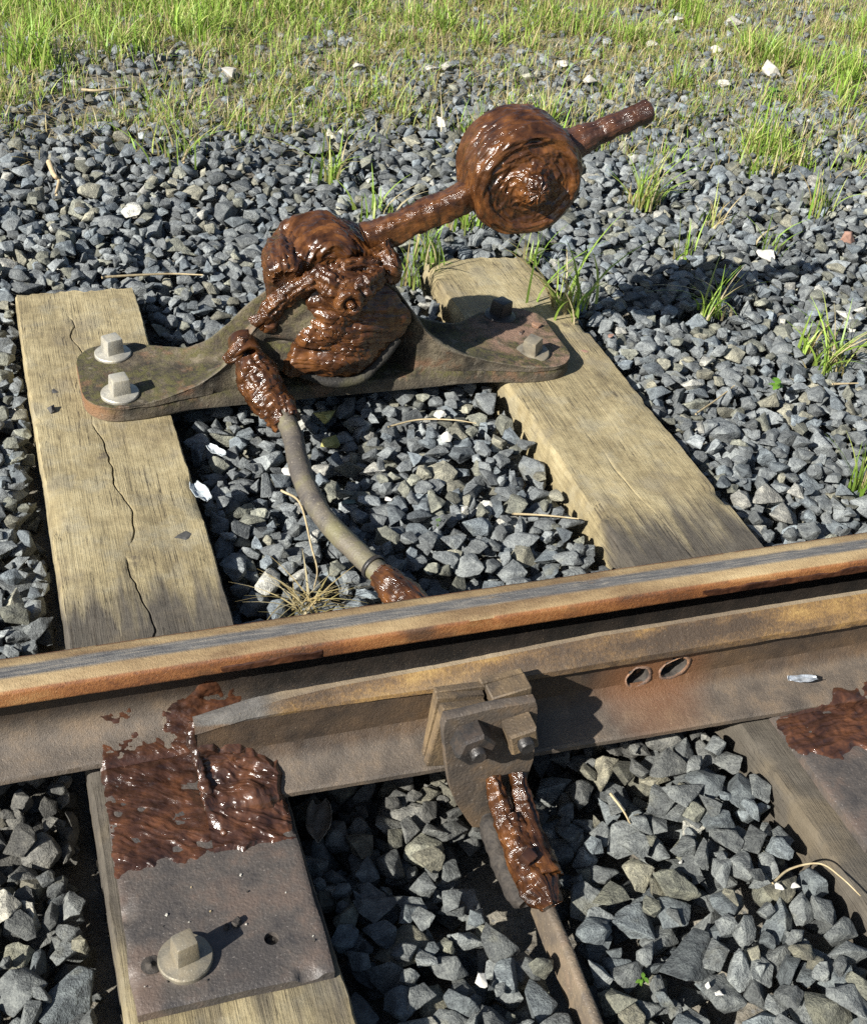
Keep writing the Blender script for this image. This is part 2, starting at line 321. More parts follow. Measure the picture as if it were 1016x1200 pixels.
# ------------------------------------------------------------------ the lie of the land
RX = (.978, 1.29)
def Tz(x, y):                            # top of the ballast
    x = np.asarray(x, float); y = np.asarray(y, float)
    z = -.048 + 0 * x
    z = np.where((x > 1.15), -.022, z); z = np.where(x < .1, -.05, z)
    k = sm(2.55, 3.1, y); z = z * (1 - k) + (.004) * k
    k = sm(1.42, 1.2, y); z = z * (1 - k) + (-.088) * k
    k = sm(1.05, .75, y) * sm(.6, .9, x); z = z + .015 * k
    z = z + .055 * sm(1.25, 1.12, y) * sm(.68, .92, x)
    return z + (fbm(P3(x * 2.3, y * 2.3, 3.), 3, 5) - .5) * .07
def Gz(x, y):                            # ground sheet below it
    k = sm(3.5, 4.2, np.asarray(y, float) + .35 * (np.asarray(x, float) < 1.) )
    return Tz(x, y) - (.085 * (1 - k) + .018 * k) + (fbm(P3(np.asarray(x) * 9, np.asarray(y) * 9, 1.), 3, 9) - .5) * .03 * k

gx = np.concatenate([[-90, -40, -15, -6, -3], np.linspace(-1.6, 5.5, 150), [7, 12, 30, 90]]); gy = np.concatenate([[-60, -20, -6, -2, -.5], np.linspace(.1, 7.2, 150), [9, 13, 25, 60, 130]])
GX, GY = np.meshgrid(gx, gy, indexing='ij')
tag(obj('ground', P3(GX, GY, Gz(GX, GY)).reshape(-1, 3), gridf(len(gx), len(gy)), SOIL), kind='structure')

# ------------------------------------------------------------------ sleepers
def sleeper(x0, x1, y0, y1, skew, crack, label, seed):
    root_o = np.array([(x0 + x1) / 2, (y0 + y1) / 2, -.16]); H = .16; W = x1 - x0
    ny = 420; ys = np.linspace(y0, y1, ny)
    u = np.concatenate([np.linspace(0, 1, 46)])
    prof = [(0, -H), (0, -.11), (0, -.06), (0, -.02), (0, -.008), (.004, -.002)]
    rows = []
    cx = crack(ys)                       # crack path as a fraction of the width, and depth
    cu, cd = cx
    off = np.array([-.03, -.012, -.005, -.0022, -.0009, 0, .0009, .0022, .005, .012, .03]) / W
    left = np.linspace(.03, 1, 14, endpoint=False); P = []
    for i, y in enumerate(ys):
        c = cu[i]; L = np.linspace(.02, c - .036 / W, 16); R = np.linspace(c + .036 / W, .98, 16); tu = np.concatenate([L, c + off, R])
        tz = np.zeros(len(tu)); dd = np.abs((tu - c) * W); tz -= cd[i] * .012 * np.clip(1 - dd / .0015, 0, 1) + cd[i] * .0012 * np.clip(1 - dd / .008, 0, 1)
        X = np.concatenate([[0, 0, 0, 0, .002, .006], tu * W, [W - .006, W - .002, W, W, W, W]]); Z = np.concatenate([[-H, -.11, -.06, -.022, -.007, -.002], tz, [-.002, -.007, -.022, -.06, -.11, -H]])
        P.append(np.stack([x0 + X + skew * (y - 1.5), np.full(len(X), y), Z], 1))
    P = np.array(P)
    Q = P.copy(); n1 = fbm(P * [1, .25, 1] * 26, 3, seed) - .5; n2 = fbm(P * [1, .5, 1] * 9, 3, seed + 4) - .5
    edge = np.minimum(P[..., 0] - skew * (P[..., 1] - 1.5) - x0, x0 + W - P[..., 0] + skew * (P[..., 1] - 1.5)); ew = np.exp(-np.clip(edge, 0, 1) / .012)
    chip = sm(.64, .74, fbm(P * [0, 1, 0] * 8 + [seed, 0, 0], 3, seed + 9))
    Q[..., 2] += n1 * .004 + n2 * .008 - ew * (chip * .014 + .004 * np.abs(n1) * 2) * (P[..., 2] > -.05)
    Q[..., 0] += (n1 * .003 + (fbm(P * [0, 1, 1] * [1, 40, 40] + seed, 3, seed + 2) - .5) * .004 + (fbm(P * [0, 1, 1] * [1, 5, 5] + seed, 2, seed + 2) - .5) * .004) * (ew > .35)
    Q[:8, :, 1] += (fbm(P[:8] * [40, 0, 40], 3, 1) - .5) * .02; Q[-8:, :, 1] += (fbm(P[-8:] * [38, 0, 38], 3, 2) - .5) * .03
    V, F = tube(Q); return tag(obj('sleeper', V, F, WOOD, org=root_o, sharp=50), label, 'sleeper', 'wooden sleepers under the points')
def crack_l(y):
    c = .47 + .11 * (fbm(P3(y * 7, 0, 0), 4, 3) - .5) * 2 - .05 * (y - 1.9) + .03 * np.sin(y * 4); d = sm(1.42, 1.5, y) * (1 - .97 * sm(1.70, 1.73, y) * sm(1.79, 1.76, y)) * (1 - .9 * sm(2.12, 2.16, y) * sm(2.36, 2.3, y)) * sm(2.62, 2.5, y) * (.6 + .4 * fbm(P3(y * 12, 3, 3), 2, 8)); return c, d
def crack_r(y):
    c = .4 + .10 * (fbm(P3(y * 4, 0, 0), 3, 23) - .5) * 2; d = .35 * sm(1.4, 1.5, y) * sm(2.0, 1.8, y) * fbm(P3(y * 9, 3, 3), 2, 18); return c, d
sleeper(.014, .284, .30, 2.715, -.012, crack_l, 'split wooden sleeper under the bolted left foot of the switch stand', 3)
sleeper(1.006, 1.288, .25, 2.755, -.004, crack_r, 'broad wooden sleeper under the right foot of the switch stand', 31)

# ------------------------------------------------------------------ stock rail
YC, ZB = 1.300, .018
def ysh(x): return .009 + 0 * np.asarray(x, float)
half = [(-.0625, 0), (-.0625, .0095), (-.058, .012), (-.035, .0175), (-.018, .026), (-.0095, .038), (-.0065, .052), (-.0065, .098), (-.010, .109), (-.031, .1195), (-.0345, .122), (-.035, .1255), (-.035, .143), (-.0337, .1475), (-.028, .1495), (-.0215, .1515), (-.012, .1526), (0, .153)]
sec = np.array(half + [(-y, z) for y, z in half[-2::-1]])
xs = np.concatenate([np.linspace(-1.5, -.25, 30), np.linspace(-.24, 2.1, 480), np.linspace(2.15, 5.5, 60)])
P = np.zeros((len(xs), len(sec), 3)); P[..., 0] = xs[:, None]; P[..., 1] = YC + sec[None, :, 0] + ysh(xs)[:, None]; P[..., 2] = ZB + sec[None, :, 1]
nrm = -gnormal(P, False, True); d = (fbm(P * 90, 3, 4) - .5) * .0010 + (fbm(P * [9, 30, 30], 2, 6) - .5) * .0008
d -= sm(.70, .8, fbm(P * [16, 25, 25], 3, 15)) * .0020
V, F = tube(P - nrm * -d[..., None] * -1)
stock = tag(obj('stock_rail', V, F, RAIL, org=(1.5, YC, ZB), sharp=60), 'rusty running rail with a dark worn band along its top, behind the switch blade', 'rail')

# ------------------------------------------------------------------ switch blade
def blade_sec(x):
    t = float(np.interp(x, [.16, .172, .236, .285, .40, .53, .77, 1.0], [.126, .128, .143, .148, .150, .153, .165, .166]))
    yw = 1.190 - .006 * (x - .2); yf = 1.131 - .030 * (x - .27); yb = 1.216 - .004 * (x - .2)
    ov = float(sm(.33, .72, x)); yh = yw - .0015 - .0125 * ov; zb = float(np.interp(x, [.16, .24, .33, 1.], [t - .012, t - .015, .126, .125])); yt = yh + .006 + (yb - .0095 - yh - .006) * float(sm(.2, .4, x)); fr = np.clip((t - zb) / .04, .2, 1)
    return [(1.228, .021), (yf, .021), (yf - .0005, .029), (yf + .003, .0325), (yf + .025, .038), (yw - .022, .046), (yw - .006, .057), (yw, .068), *[(yw, .068 + (zb - .070) * q) for q in (.12, .25, .37, .5, .62, .75, .87)], (yw, zb - .002), (yh + .001, zb), (yh, zb + .002), (yh + .0015, zb + .012 * fr), (yt - .002, t - .004), (yt, t - .0015), (yt + .003, t - .0005), (yb - .003, t), (yb, t - .003), (yb, .085), (yw + .018, .076), (yw + .018, .056), (1.224, .040), (1.228, .036)]
xs = np.concatenate([np.linspace(.166, .80, 150), np.linspace(.803, .945, 60), np.linspace(.95, 1.9, 220), np.linspace(1.95, 5.4, 40)])
P = np.array([[(x, *q) for q in blade_sec(x)] for x in xs])
P[:, :, 1] -= (.02 * np.clip(xs - 1.4, 0, None) ** 1.0)[:, None]
nrm = gnormal(P, False, True); d = (fbm(P * 70, 3, 24) - .5) * .0016 + (fbm(P * [9, 30, 30], 2, 26) - .5) * .0012 - sm(.68, .8, fbm(P * [14, 30, 30], 3, 35)) * .0015
P[0, :, 0] += (fbm(P[0] * 60, 2, 3) - .5) * .012
V, F = tube(P + nrm * d[..., None])
HOLES = [(.842, .082, .0195, .0190, .3), (.903, .088, .0235, .0185, .5)]
def ragged(cx, cz, a, b, rot, n, seed, k=1.):
    th = np.linspace(0, 2 * np.pi, n, endpoint=False); rr = k * (1 + .10 * (fbm(P3(np.cos(th) * 1.6, np.sin(th) * 1.6, seed), 2, seed) - .5) * 2) + .10 * (k - .9) * 2 * (fbm(P3(np.cos(th) * 6, np.sin(th) * 6, seed), 2, seed) - .5)
    e, g = np.cos(th) * a * rr, np.sin(th) * b * rr; return cx + e * math.cos(rot) - g * math.sin(rot), cz + e * math.sin(rot) + g * math.cos(rot)
# the two torch-cut holes: web faces inside them are left out, a melted collar lines each hole
fc = V[F[0]].mean(1); gone = np.zeros(len(fc), bool)
for cx, cz, a, b, ro in HOLES:
    dx, dz = fc[:, 0] - cx, fc[:, 2] - cz; e = (dx * math.cos(ro) + dz * math.sin(ro)) / a; g = (-dx * math.sin(ro) + dz * math.cos(ro)) / b; gone |= (e * e + g * g < 1.0)
F[0] = F[0][~gone]
blade = tag(obj('switch_rail', V, F, BLADE, org=(1.5, 1.19, .021), sharp=28), 'rusty tapered switch blade rail with two torch cut holes, in front of the stock rail', 'rail')
for i, (cx, cz, a, b, ro) in enumerate(HOLES):       # melted collar round each hole
    rings = []
    for kk, yy in ((.96, 1.2035), (.95, 1.196), (.95, 1.188), (.98, 1.1845), (1.06, 1.183), (1.16, 1.1838), (1.26, 1.1878)):
        X, Z = ragged(cx + (.004 * (kk - 1) / .3), cz - .004 * (kk - 1) / .3, a, b, ro, 40, 40 + i, kk)
        rings.append(P3(X, yy + .003 * (fbm(P3(X * 150, 0, Z * 150), 2, 4) - .5), Z))
    obj('hole_collar', np.array(rings[3:]).reshape(-1, 3), gridf(4, 40, False, True), RUSTB, blade); obj('hole_lining', np.array(rings[:4]).reshape(-1, 3), gridf(4, 40, False, True), EARTHD, blade)  # lining coloured near black for the shade inside the hole

# ------------------------------------------------------------------ bolts
def bolt(parent, c, size=.04, h=.034, wr=.037, mat=GALV, rz=.3, tilt=(0, 0), label=None, wash=True):
    z0 = c[2]
    rot = (Matrix.Rotation(tilt[0], 3, 'X') @ Matrix.Rotation(tilt[1], 3, 'Y') @ Matrix.Rotation(rz, 3, 'Z'))
    up = rot @ Vector((0, 0, 1))
    cc = Vector(c) + up * (.0075 + h / 2)
    b = bevbox('bolt', cc, (size, size * .97, h), mat, parent, rot, .0035, 2, .0006, .10, label=label)
    prof = [(0, -.004), (wr * .97, -.004), (wr, .002), (wr, .0055), (wr * .96, .0075), (wr * .70, .0090), (wr * .60, .0105), (0, .011)]
    L = lathe(prof, c, up, 40); L = L + (fbm(L * 90, 2, 7) - .5)[..., None] * .0012
    V, F = tube(L); obj('washer', V, F, mat, b, sharp=30); return b

# ------------------------------------------------------------------ grease laid on a folded surface
def keepf(F, th, lim=-.0012): k = th.ravel(); return F[(k[F] > lim).any(1)]
def patch(name, parent, B, th, flow, mat, flip=1., stuff=False):
    n = gnormal(B) * flip; V = B + n * th[..., None]
    F = keepf(gridf(*B.shape[:2]), th); used = np.unique(F); mp = np.zeros(B.shape[0] * B.shape[1], int); mp[used] = np.arange(len(used))
    return obj(name, V.reshape(-1, 3)[used], mp[F], mat, parent, flow=flow.reshape(-1, 3)[used])
def secgrid(xs, secf, n):
    B = []; 
    for x in xs: q, s = resample(secf(x), n); B.append(np.stack([np.full(n, x), q[:, 0], q[:, 1]], 1))
    return np.array(B), s

# ------------------------------------------------------------------ slide plates
def cut(target, cutter_V, cutter_F):
    me = mesh_np('cutter', cutter_V, cutter_F); bmx = bmesh.new(); bmx.from_mesh(me); bmesh.ops.recalc_face_normals(bmx, faces=bmx.faces[:]); bmx.to_mesh(me); bmx.free()
    c = bpy.data.objects.new('cutter', me); COL.objects.link(c)
    bmx = bmesh.new(); bmx.from_mesh(target.data); bmesh.ops.recalc_face_normals(bmx, faces=bmx.faces[:]); bmx.to_mesh(target.data); bmx.free()
    md = target.modifiers.new('cut', 'BOOLEAN'); md.operation = 'DIFFERENCE'; md.object = c; md.solver = 'EXACT'
    bpy.context.view_layer.update(); dg = bpy.context.evaluated_depsgraph_get(); nm = bpy.data.meshes.new_from_object(target.evaluated_get(dg))
    target.modifiers.clear()
    if len(nm.polygons) > 10: target.data = nm
    bpy.data.objects.remove(c); nm.set_sharp_from_angle(angle=math.radians(45))
def slide_plate(x0, x1, y0, y1, label, seed, hole=None):
    root = thing('slide_plate', ((x0 + x1) / 2, (y0 + y1) / 2, 0), label, 'slide plate', 'slide plates under the blade')
    nx, ny = 60, 90; X = np.linspace(x0, x1, nx); Y = np.linspace(y0, y1, ny); GX, GY = np.meshgrid(X, Y, indexing='ij')
    up = P3(GX, GY, .018 + 0 * GX); e = np.minimum.reduce([GX - x0, x1 - GX, GY - y0]); ch = fbm(P3(GX * 22, GY * 22, seed), 3, seed)
    up[..., 2] += (fbm(up * 30, 3, seed) - .5) * .0016 - .0022 * np.exp(-e / .0035) - .009 * np.exp(-e / .012) * sm(.60, .74, ch)
    wob = (fbm(P3(GX * 12, GY * 12, 0), 2, seed + 1) - .5) * .008 * np.exp(-e / .02); up[..., 0] += wob; up[..., 1] += wob
    low = up.copy(); low[..., 2] = .0012
    iu = np.concatenate([[i * ny for i in range(nx)], [(nx - 1) * ny + j for j in range(1, ny)], [i * ny + ny - 1 for i in range(nx - 2, -1, -1)], [j for j in range(ny - 2, 0, -1)]]).astype(int)
    b = low.reshape(-1, 3)[iu]; V = np.concatenate([up.reshape(-1, 3), b, [b.mean(0)]]); nb = len(iu); k = np.arange(nb); k2 = (k + 1) % nb; N0 = nx * ny
    F = [gridf(nx, ny), np.stack([iu[k2], iu[k], N0 + k, N0 + k2], 1), np.stack([N0 + k2, N0 + k, np.full(nb, N0 + nb)], 1)]
    pl = obj('plate', V, F, PLATE, root, sharp=40)
    if hole:
        hx, hy, hr = hole; th = np.linspace(0, 2 * np.pi, 24, endpoint=False); R = np.stack([P3(hx + hr * np.cos(th), hy + hr * np.sin(th), zz) for zz in (.006, .04)]); V, F = tube(R); cut(pl, V, F)
        L = lathe([(hr * 1.02, .0085), (hr * .6, .0105), (0, .0095)], (hx, hy, 0), (0, 0, 1), 20); L[..., 2] += (fbm(L * 160, 2, 3) - .5) * .006; V, F = tube(L); obj('hole_dirt', V, F, EARTHD, root)
    return root
pl1 = slide_plate(.036, .279, .853, 1.40, 'dark steel slide plate on left sleeper, rear half smeared with brown grease', 50, (.212, .916, .0095))
bolt(pl1, (.103, .912, .0195), .030, .036, .034, GALVD, .22)
# slot beside the washer
L = lathe([(.013, 0), (.009, .0012), (0, .0014)], (.062, .916, .0186), (0, 0, 1), 20); V, F = tube(L); obj('slot_mark', V, F, EARTHD, pl1)
bevbox('rust_chip', (.173, .948, .022), (.012, .009, .008), EARTHD, pl1, Matrix.Rotation(.5, 3, 'Z'), .002, 1, .002); bevbox('rust_chip', (.160, .945, .021), (.008, .006, .005), EARTHD, pl1, Matrix.Rotation(1.1, 3, 'Z'), .0015, 1, .001)
for k in range(14):
    q = (random.uniform(.05, .27), random.uniform(.865, 1.02)); z_ = random.uniform(.0012, .0024)
    bevbox('grit_crumb', (q[0], q[1], .0185 + z_ * .4), (z_ * 1.3, z_, z_ * .8), random.choice([STRAW, EARTHD, PALE, EARTHD]), pl1, Matrix.Rotation(random.random() * 6, 3, 'Z'), 0, 1, z_ * .2)
pl2 = slide_plate(1.062, 1.30, .85, 1.40, 'dark steel slide plate on right sleeper with grease by the rail', 61)

def th_noise(B, f, seed, sc=(1, 1)):
    r = ridge(f * 1., 4, seed); big = fbm(B * 30, 3, seed + 5); return r, big
def stock_sec(x): 
    q = float(ysh(x)); return [(a + q * (a > 1.2), b) for a, b in [(1.02, .0185), (1.10, .0185), (1.18, .0185), (1.231, .0185), (1.2365, .028), (1.243, .031), (1.266, .036), (1.282, .044), (1.2895, .056), (1.2925, .07), (1.2925, .115)]]
xs = np.linspace(.030, .275, 200); B, s = secgrid(xs, stock_sec, 330); SS = np.broadcast_to(s[None], B.shape[:2]); XX = B[..., 0]
# strokes run from upper left to lower right
fa = XX * .55 + SS * .85; fb = XX * .85 - SS * .55
wv = .02 * fbm(B * 22, 3, 2); fa = fa + wv; fl = P3(fa * 70, fb * 16, 0 * fa); r, big = th_noise(B, fl, 71)
edge = np.minimum.reduce([(XX - .037) / .006, (SS - .026 - .026 * fbm(P3(XX * 38 - SS * 20, SS * 9, 0), 4, 3)) / .007, (.318 - SS + .05 * (fbm(P3(XX * 20, 0, 0), 3, 6) - .5)) / .012, 2 + 0 * XX])
left_up = sm(.10, .16, XX) + sm(.235, .20, SS)            # on the foot it only covers the part by the blade tip
m_ = np.clip(edge, -1, 1) * .5 + np.clip(left_up - .6, -1, .6) * .5 - 2 * sm(.178, .185, XX) * sm(.235, .22, SS) - .9 * sm(.22, .27, XX)
th = -.0022 + np.clip(m_, -.4, 1) * .0032 + (fbm(B * 75, 3, 12) - .5) * .004 + (r ** 3 * .0016 + (big - .5) * .009) * np.clip(m_ + .2, 0, 1) + .008 * np.exp(-((SS - .215) / .015) ** 2) * np.clip(m_, 0, 1)
patch('grease', pl1, B, th, fl, GREASE_D)
def blade_fsec(x):
    yw = 1.190 - .006 * (x - .2); yf = 1.131 - .030 * (x - .27); return [(1.02, .0185), (1.09, .0185), (yf - .003, .0185), (yf - .001, .029), (yf + .003, .0325), (yf + .025, .038), (yw - .022, .046), (yw - .006, .057), (yw - .0005, .07), (yw - .0005, .092)]
xs = np.linspace(.165, .30, 130); B, s = secgrid(xs, blade_fsec, 300); SS = np.broadcast_to(s[None], B.shape[:2]); XX = B[..., 0]
fa = XX * .42 + SS * .9; fb = XX * .9 - SS * .42; wv = .03 * fbm(B * 22, 3, 3); fa = fa + wv; fl = P3(fa * 60, fb * 14, 4 + 0 * fa); r, big = th_noise(B, fl, 91)
edge = np.minimum.reduce([(.276 - XX + .01 * (fbm(P3(SS * 40, 1, 0), 2, 7) - .5) + .0 * SS) / .008, (SS - .026 - .026 * fbm(P3(XX * 38 - SS * 20, SS * 9, 0), 4, 3)) / .007, (.205 - SS - .35 * np.clip(XX - .2, 0, 1) + .06 * (fbm(P3(XX * 28, 0, 0), 3, 16) - .5)) / .012])
m_ = np.clip(edge, -1, 1)
th = -.0022 + np.clip(m_, -.4, 1) * .0036 + (fbm(B * 75, 3, 13) - .5) * .004 + (r ** 2.5 * .004 + (big - .5) * .019) * np.clip(m_ + .1, 0, 1) + .012 * np.exp(-((SS - .105 - .15 * (XX - .2)) / .028) ** 2) * np.clip(m_, 0, 1)
patch('grease', pl1, B, th, fl, GREASE_D)
# ragged ridges of grease standing at the blade's end face
path = smoothpath([(.166, 1.222, .108), (.163, 1.200, .085), (.168, 1.165, .052), (.172, 1.130, .030), (.185, 1.085, .021)], 90); f = np.linspace(0, 1, 90)
R = sweep(path, .0055 + .005 * fbm(P3(f * 9, 0, 0), 3, 4) - .004 * f, 18); fl = P3(np.linspace(0, 2, 18)[None] + 0 * f[:, None], f[:, None] * 9 + np.zeros(18), 0 * f[:, None] + np.zeros(18)); n = R - path[:, None]; R = R + n * (fbm(P3(R[..., 0] * 120, R[..., 1] * 120, R[..., 2] * 120), 3, 4) - .45)[..., None] * 1.6
V, F = tube(R); obj('grease_ridge', V, F, GREASE_D, pl1, flow=np.concatenate([fl.reshape(-1, 3), [fl[0, 0], fl[-1, 0]]]))
for xa, xb, sd in ((.205, .365, 5), (.98, 1.62, 8)):    # wet brown wipes on the side of the stock rail's head
    xs = np.linspace(xa, xb, int((xb - xa) / .0016)); B, s_a = secgrid(xs, lambda x: [(a + float(ysh(x)), b) for a, b in ((1.268, .1385), (1.2648, .142), (1.2648, .154), (1.2655, .164))], 40); SS = np.broadcast_to(s_a[None], B.shape[:2]); XX = B[..., 0]
    e = np.minimum.reduce([(XX - xa) / .012 * (.3 + SS / .03), (xb - XX) / .004, (.019 + .012 * (fbm(P3(XX * 22, 0, 0), 3, sd) - .5) - SS) / .004, (SS - .0005) / .002]); fl = P3(XX * 25, SS * 60, 0 * XX)
    patch('grease', stock, B, -.0012 + np.clip(e, -1, 1) * .0022 + (fbm(P3(XX * 60, SS * 90, 0), 3, sd) - .5) * .0018, fl, GREASE_D)
# right plate grease
def r_sec(x):
    yw = 1.190 - .006 * (x - .2); yf = 1.131 - .030 * (x - .27); return [(.97, .0185), (1.03, .0185), (yf - .003, .0185), (yf - .001, .029), (yf + .003, .0325), (yf + .025, .038), (yw - .022, .046), (yw - .006, .057), (yw - .0005, .08)]
xs = np.linspace(1.0, 1.36, 260); B, s = secgrid(xs, r_sec, 240); SS = np.broadcast_to(s[None], B.shape[:2]); XX = B[..., 0]
fa = SS - XX * .1; fa = fa + .03 * fbm(B * 20, 3, 4); fl = P3(fa * 65, XX * 13, 9 + 0 * fa); r, big = th_noise(B, fl, 121)
edge = np.minimum((XX - 1.045 - .05 * (fbm(P3(SS * 30, 1, 0), 3, 7) - .5) - .25 * np.clip(.03 - SS, 0, 1)) / .01, (SS - .036 + .05 * (fbm(P3(XX * 26, 1, 3), 3, 27) - .5) - .2 * np.clip(1.12 - XX, 0, 1)) / .01)
edge = np.minimum(edge, (.150 - SS + .07 * (fbm(P3(XX * 14, 2, 1), 3, 8) - .5) + .25 * np.clip(XX - 1.1, -.15, .12)) / .01)
m_ = np.clip(edge, -1, 1); th = -.0022 + np.clip(m_, -.4, 1) * .0030 + (fbm(B * 75, 3, 14) - .5) * .005 + (r ** 3 * .002 + (big - .5) * .010) * np.clip(m_ + .1, 0, 1)
patch('grease', pl2, B, th, fl, GREASE_D)

# ------------------------------------------------------------------ lock bracket on the blade
br = thing('blade_bracket', (.56, 1.105, 0), 'rusty steel bracket with two nuts clamped to the switch blade', 'bracket')
ol = [(.492, .160), (.560, .1655), (.628, .163), (.633, .14), (.640, .06), (.642, .035), (.637, .0), (.628, -.045), (.612, -.09), (.592, -.115), (.570, -.11), (.553, -.08), (.528, -.03), (.515, .005), (.507, .04), (.498, .09), (.490, .14)]
olp, _ = resample(ol + [ol[0]], 110); olp = olp[:-1]
rings = [];
for kk, yy in ((.985, 1.1165), (1., 1.114), (1., 1.103), (.985, 1.1), (.5, 1.0995)):
    c = np.array([.568, .05]); q = c + (olp - c) * kk; rings.append(P3(q[:, 0], yy + 0 * q[:, 0] + (fbm(P3(q[:, 0] * 30, 0, q[:, 1] * 30), 2, 3) - .5) * .003, q[:, 1]))
V, F = tube(np.array(rings)); obj('face_plate', V, F, BRACK, br, sharp=35)
bevbox('spacer', (.523, 1.142, .100), (.072, .012, .118), SPACE, br, Matrix.Rotation(.09, 3, 'Y') @ Matrix.Rotation(-.05, 3, 'Z'), .0018, 1, .001)
bevbox('spacer', (.529, 1.1565, .101), (.076, .012, .118), SPACE, br, Matrix.Rotation(.05, 3, 'Y') @ Matrix.Rotation(-.02, 3, 'Z'), .0018, 1, .001)
bevbox('spacer', (.521, 1.126, .097), (.068, .015, .118), SPACE, br, Matrix.Rotation(.12, 3, 'Y'), .0018, 1, .001)
bevbox('spacer', (.603, 1.135, .108), (.062, .030, .118), SPACE, br, Matrix.Rotation(-.1, 3, 'Y') @ Matrix.Rotation(.05, 3, 'Z'), .002, 1, .001)
bevbox('spacer', (.600, 1.1585, .106), (.066, .014, .118), SPACE, br, Matrix.Rotation(-.07, 3, 'Y'), .002, 1, .001)
def hexnut(parent, c, rr, hh, ang, mat, n=6, bolt_r=.011):
    prof = [(rr * .9, 0), (rr, .002), (rr, hh - .004), (rr * .86, hh), (bolt_r * 1.15, hh), (bolt_r * 1.1, hh - .003)]
    L = lathe(prof, c, (0, -1, 0), n, (math.cos(ang), 0, math.sin(ang))); V, F = tube(L); o = obj('nut', V, F, mat, parent, sharp=20)
    L = lathe([(bolt_r, 0), (bolt_r, hh + .009), (bolt_r * .8, hh + .012), (0, hh + .0115)], c, (0, -1, 0), 22); L = L + (fbm(L * 200, 2, 3) - .5)[..., None] * .002; V, F = tube(L); obj('bolt_end', V, F, NUTD, o, sharp=40); return o
hexnut(br, (.531, 1.100, .120), .0300, .034, .25, NUTD)
hexnut(br, (.601, 1.100, .123), .0290, .036, 1.02, SPACE, 4, .012)
# ragged grime stuck on the lower lip of the blade head above the bracket
path = smoothpath([(.50, 1.170, .122), (.53, 1.169, .124), (.56, 1.168, .1225), (.60, 1.167, .125), (.63, 1.167, .124)], 70); R = sweep(path, .002 + .006 * fbm(P3(np.linspace(0, 12, 70), 0, 0), 3, 7) ** 2 * 2, 10, (0, 1, 0)); R += ((fbm(R * 220, 2, 5) - .5) * .006)[..., None]; V, F = tube(R); obj('grime', V, F, EARTHD, br)

# clevis + tie bar
tb = thing('tie_bar', (.70, .85, -.10), 'flat steel tie bar with greased forked end running towards the viewer', 'tie bar')
E1 = at(581, 925, .012); E2 = np.array([.583, 1.088, .016])
def greasy_sweep(name, parent, pts, rad, nv, n, amp, seed, mat=GREASE, fs=(9, 1.6), up=(0, 0, 1), lump=1.):
    path = smoothpath(pts, n); rad = np.asarray(rad, float); t = np.linspace(0, 1, n)
    rr = np.stack([np.interp(t, np.linspace(0, 1, len(rad)), rad[:, k]) for k in (0, 1)], 1)
    R = sweep(path, rr, nv, up); L = np.concatenate([[0], np.cumsum(np.linalg.norm(np.diff(path, axis=0), axis=1))]); th = np.linspace(0, 2 * np.pi, nv, endpoint=False)
    fl = P3(np.cos(th)[None] * fs[0] * .5 + (L * 55)[:, None] * .35, np.sin(th)[None] * fs[0] * .5 + 0 * L[:, None], (L * fs[1] * 10)[:, None] + 0 * th[None])
    nn = R - path[:, None]; nn /= np.linalg.norm(nn, axis=-1, keepdims=True) + 1e-9
    d = amp * (ridge(fl * .8, 4, seed) ** 2.5 * 1.2 - .4) + amp * lump * (fbm(R * 38, 3, seed + 3) - .5) * 2
    d = d - amp * .5 * sm(.62, .78, fbm(R * 95, 2, seed + 7))
    R = R + nn * d[..., None]; V, F = tube(R); return obj(name, V, F, mat, parent, flow=np.concatenate([fl.reshape(-1, 3), [fl[0, 0], fl[-1, 0]]]))
greasy_sweep('fork_prong', tb, [at(576, 908, .022) + [0, -.004, 0], at(586, 945, .0), at(600, 985, -.02), at(622, 1030, -.032)], [(.009, .012), (.012, .014), (.016, .018), (.02, .02)], 26, 70, .006, 5)
greasy_sweep('fork_prong', tb, [at(606, 903, .024) + [0, -.004, 0], at(612, 940, .0), at(624, 985, -.02), at(640, 1030, -.032)], [(.011, .012), (.013, .014), (.017, .018), (.022, .02)], 26, 70, .006, 8)
greasy_sweep('fork_body', tb, [at(598, 958, -.008), at(606, 985, -.018), at(620, 1015, -.028), at(634, 1040, -.034), at(646, 1062, -.042)], [(.016, .013), (.021, .015), (.027, .017), (.030, .017), (.014, .012)], 36, 110, .007, 14)
# nut buried in the fork and the pin
bevbox('pin', at(618, 1005, -.004), (.02, .018, .02), GREASE_D, tb, Matrix.Rotation(.5, 3, 'Z') @ Matrix.Rotation(.3, 3, 'X'), .004, 2, .001)
pth = smoothpath([at(572, 955, -.055), at(582, 985, -.066), at(596, 1020, -.074), at(616, 1060, -.078)], 40); R_ = sweep(pth, np.interp(np.linspace(0, 1, 40), [0, .1, .45, .55, .95, 1], [.010, .018, .019, .022, .020, .010]), 20); R_ += ((fbm(R_ * 60, 3, 4) - .5) * .006)[..., None]; V, F = tube(R_); obj('rod_tail', V, F, EARTHD, tb)
A = at(640, 1050, -.05); Bq = at(700, 1190, -.045); dirv = (Bq - A); dirv[2] = 0; dirv /= np.linalg.norm(dirv); n = 60
pth = np.array([A + dirv * tt for tt in np.linspace(-.02, .95, n)]); side = np.cross(dirv, [0, 0, 1.])
pr = np.array([(-.0075, -.062), (-.0075, -.004), (-.005, -.0008), (0, 0), (.005, -.0008), (.0075, -.004), (.0075, -.062)])
R = pth[:, None] + pr[None, :, :1] * side + pr[None, :, 1:] * np.array([0, 0, 1.]); R = R + ((fbm(R * 40, 3, 5) - .5) * .004)[..., None]
V, F = tube(R); obj('bar', V, F, BARM, tb, sharp=50)

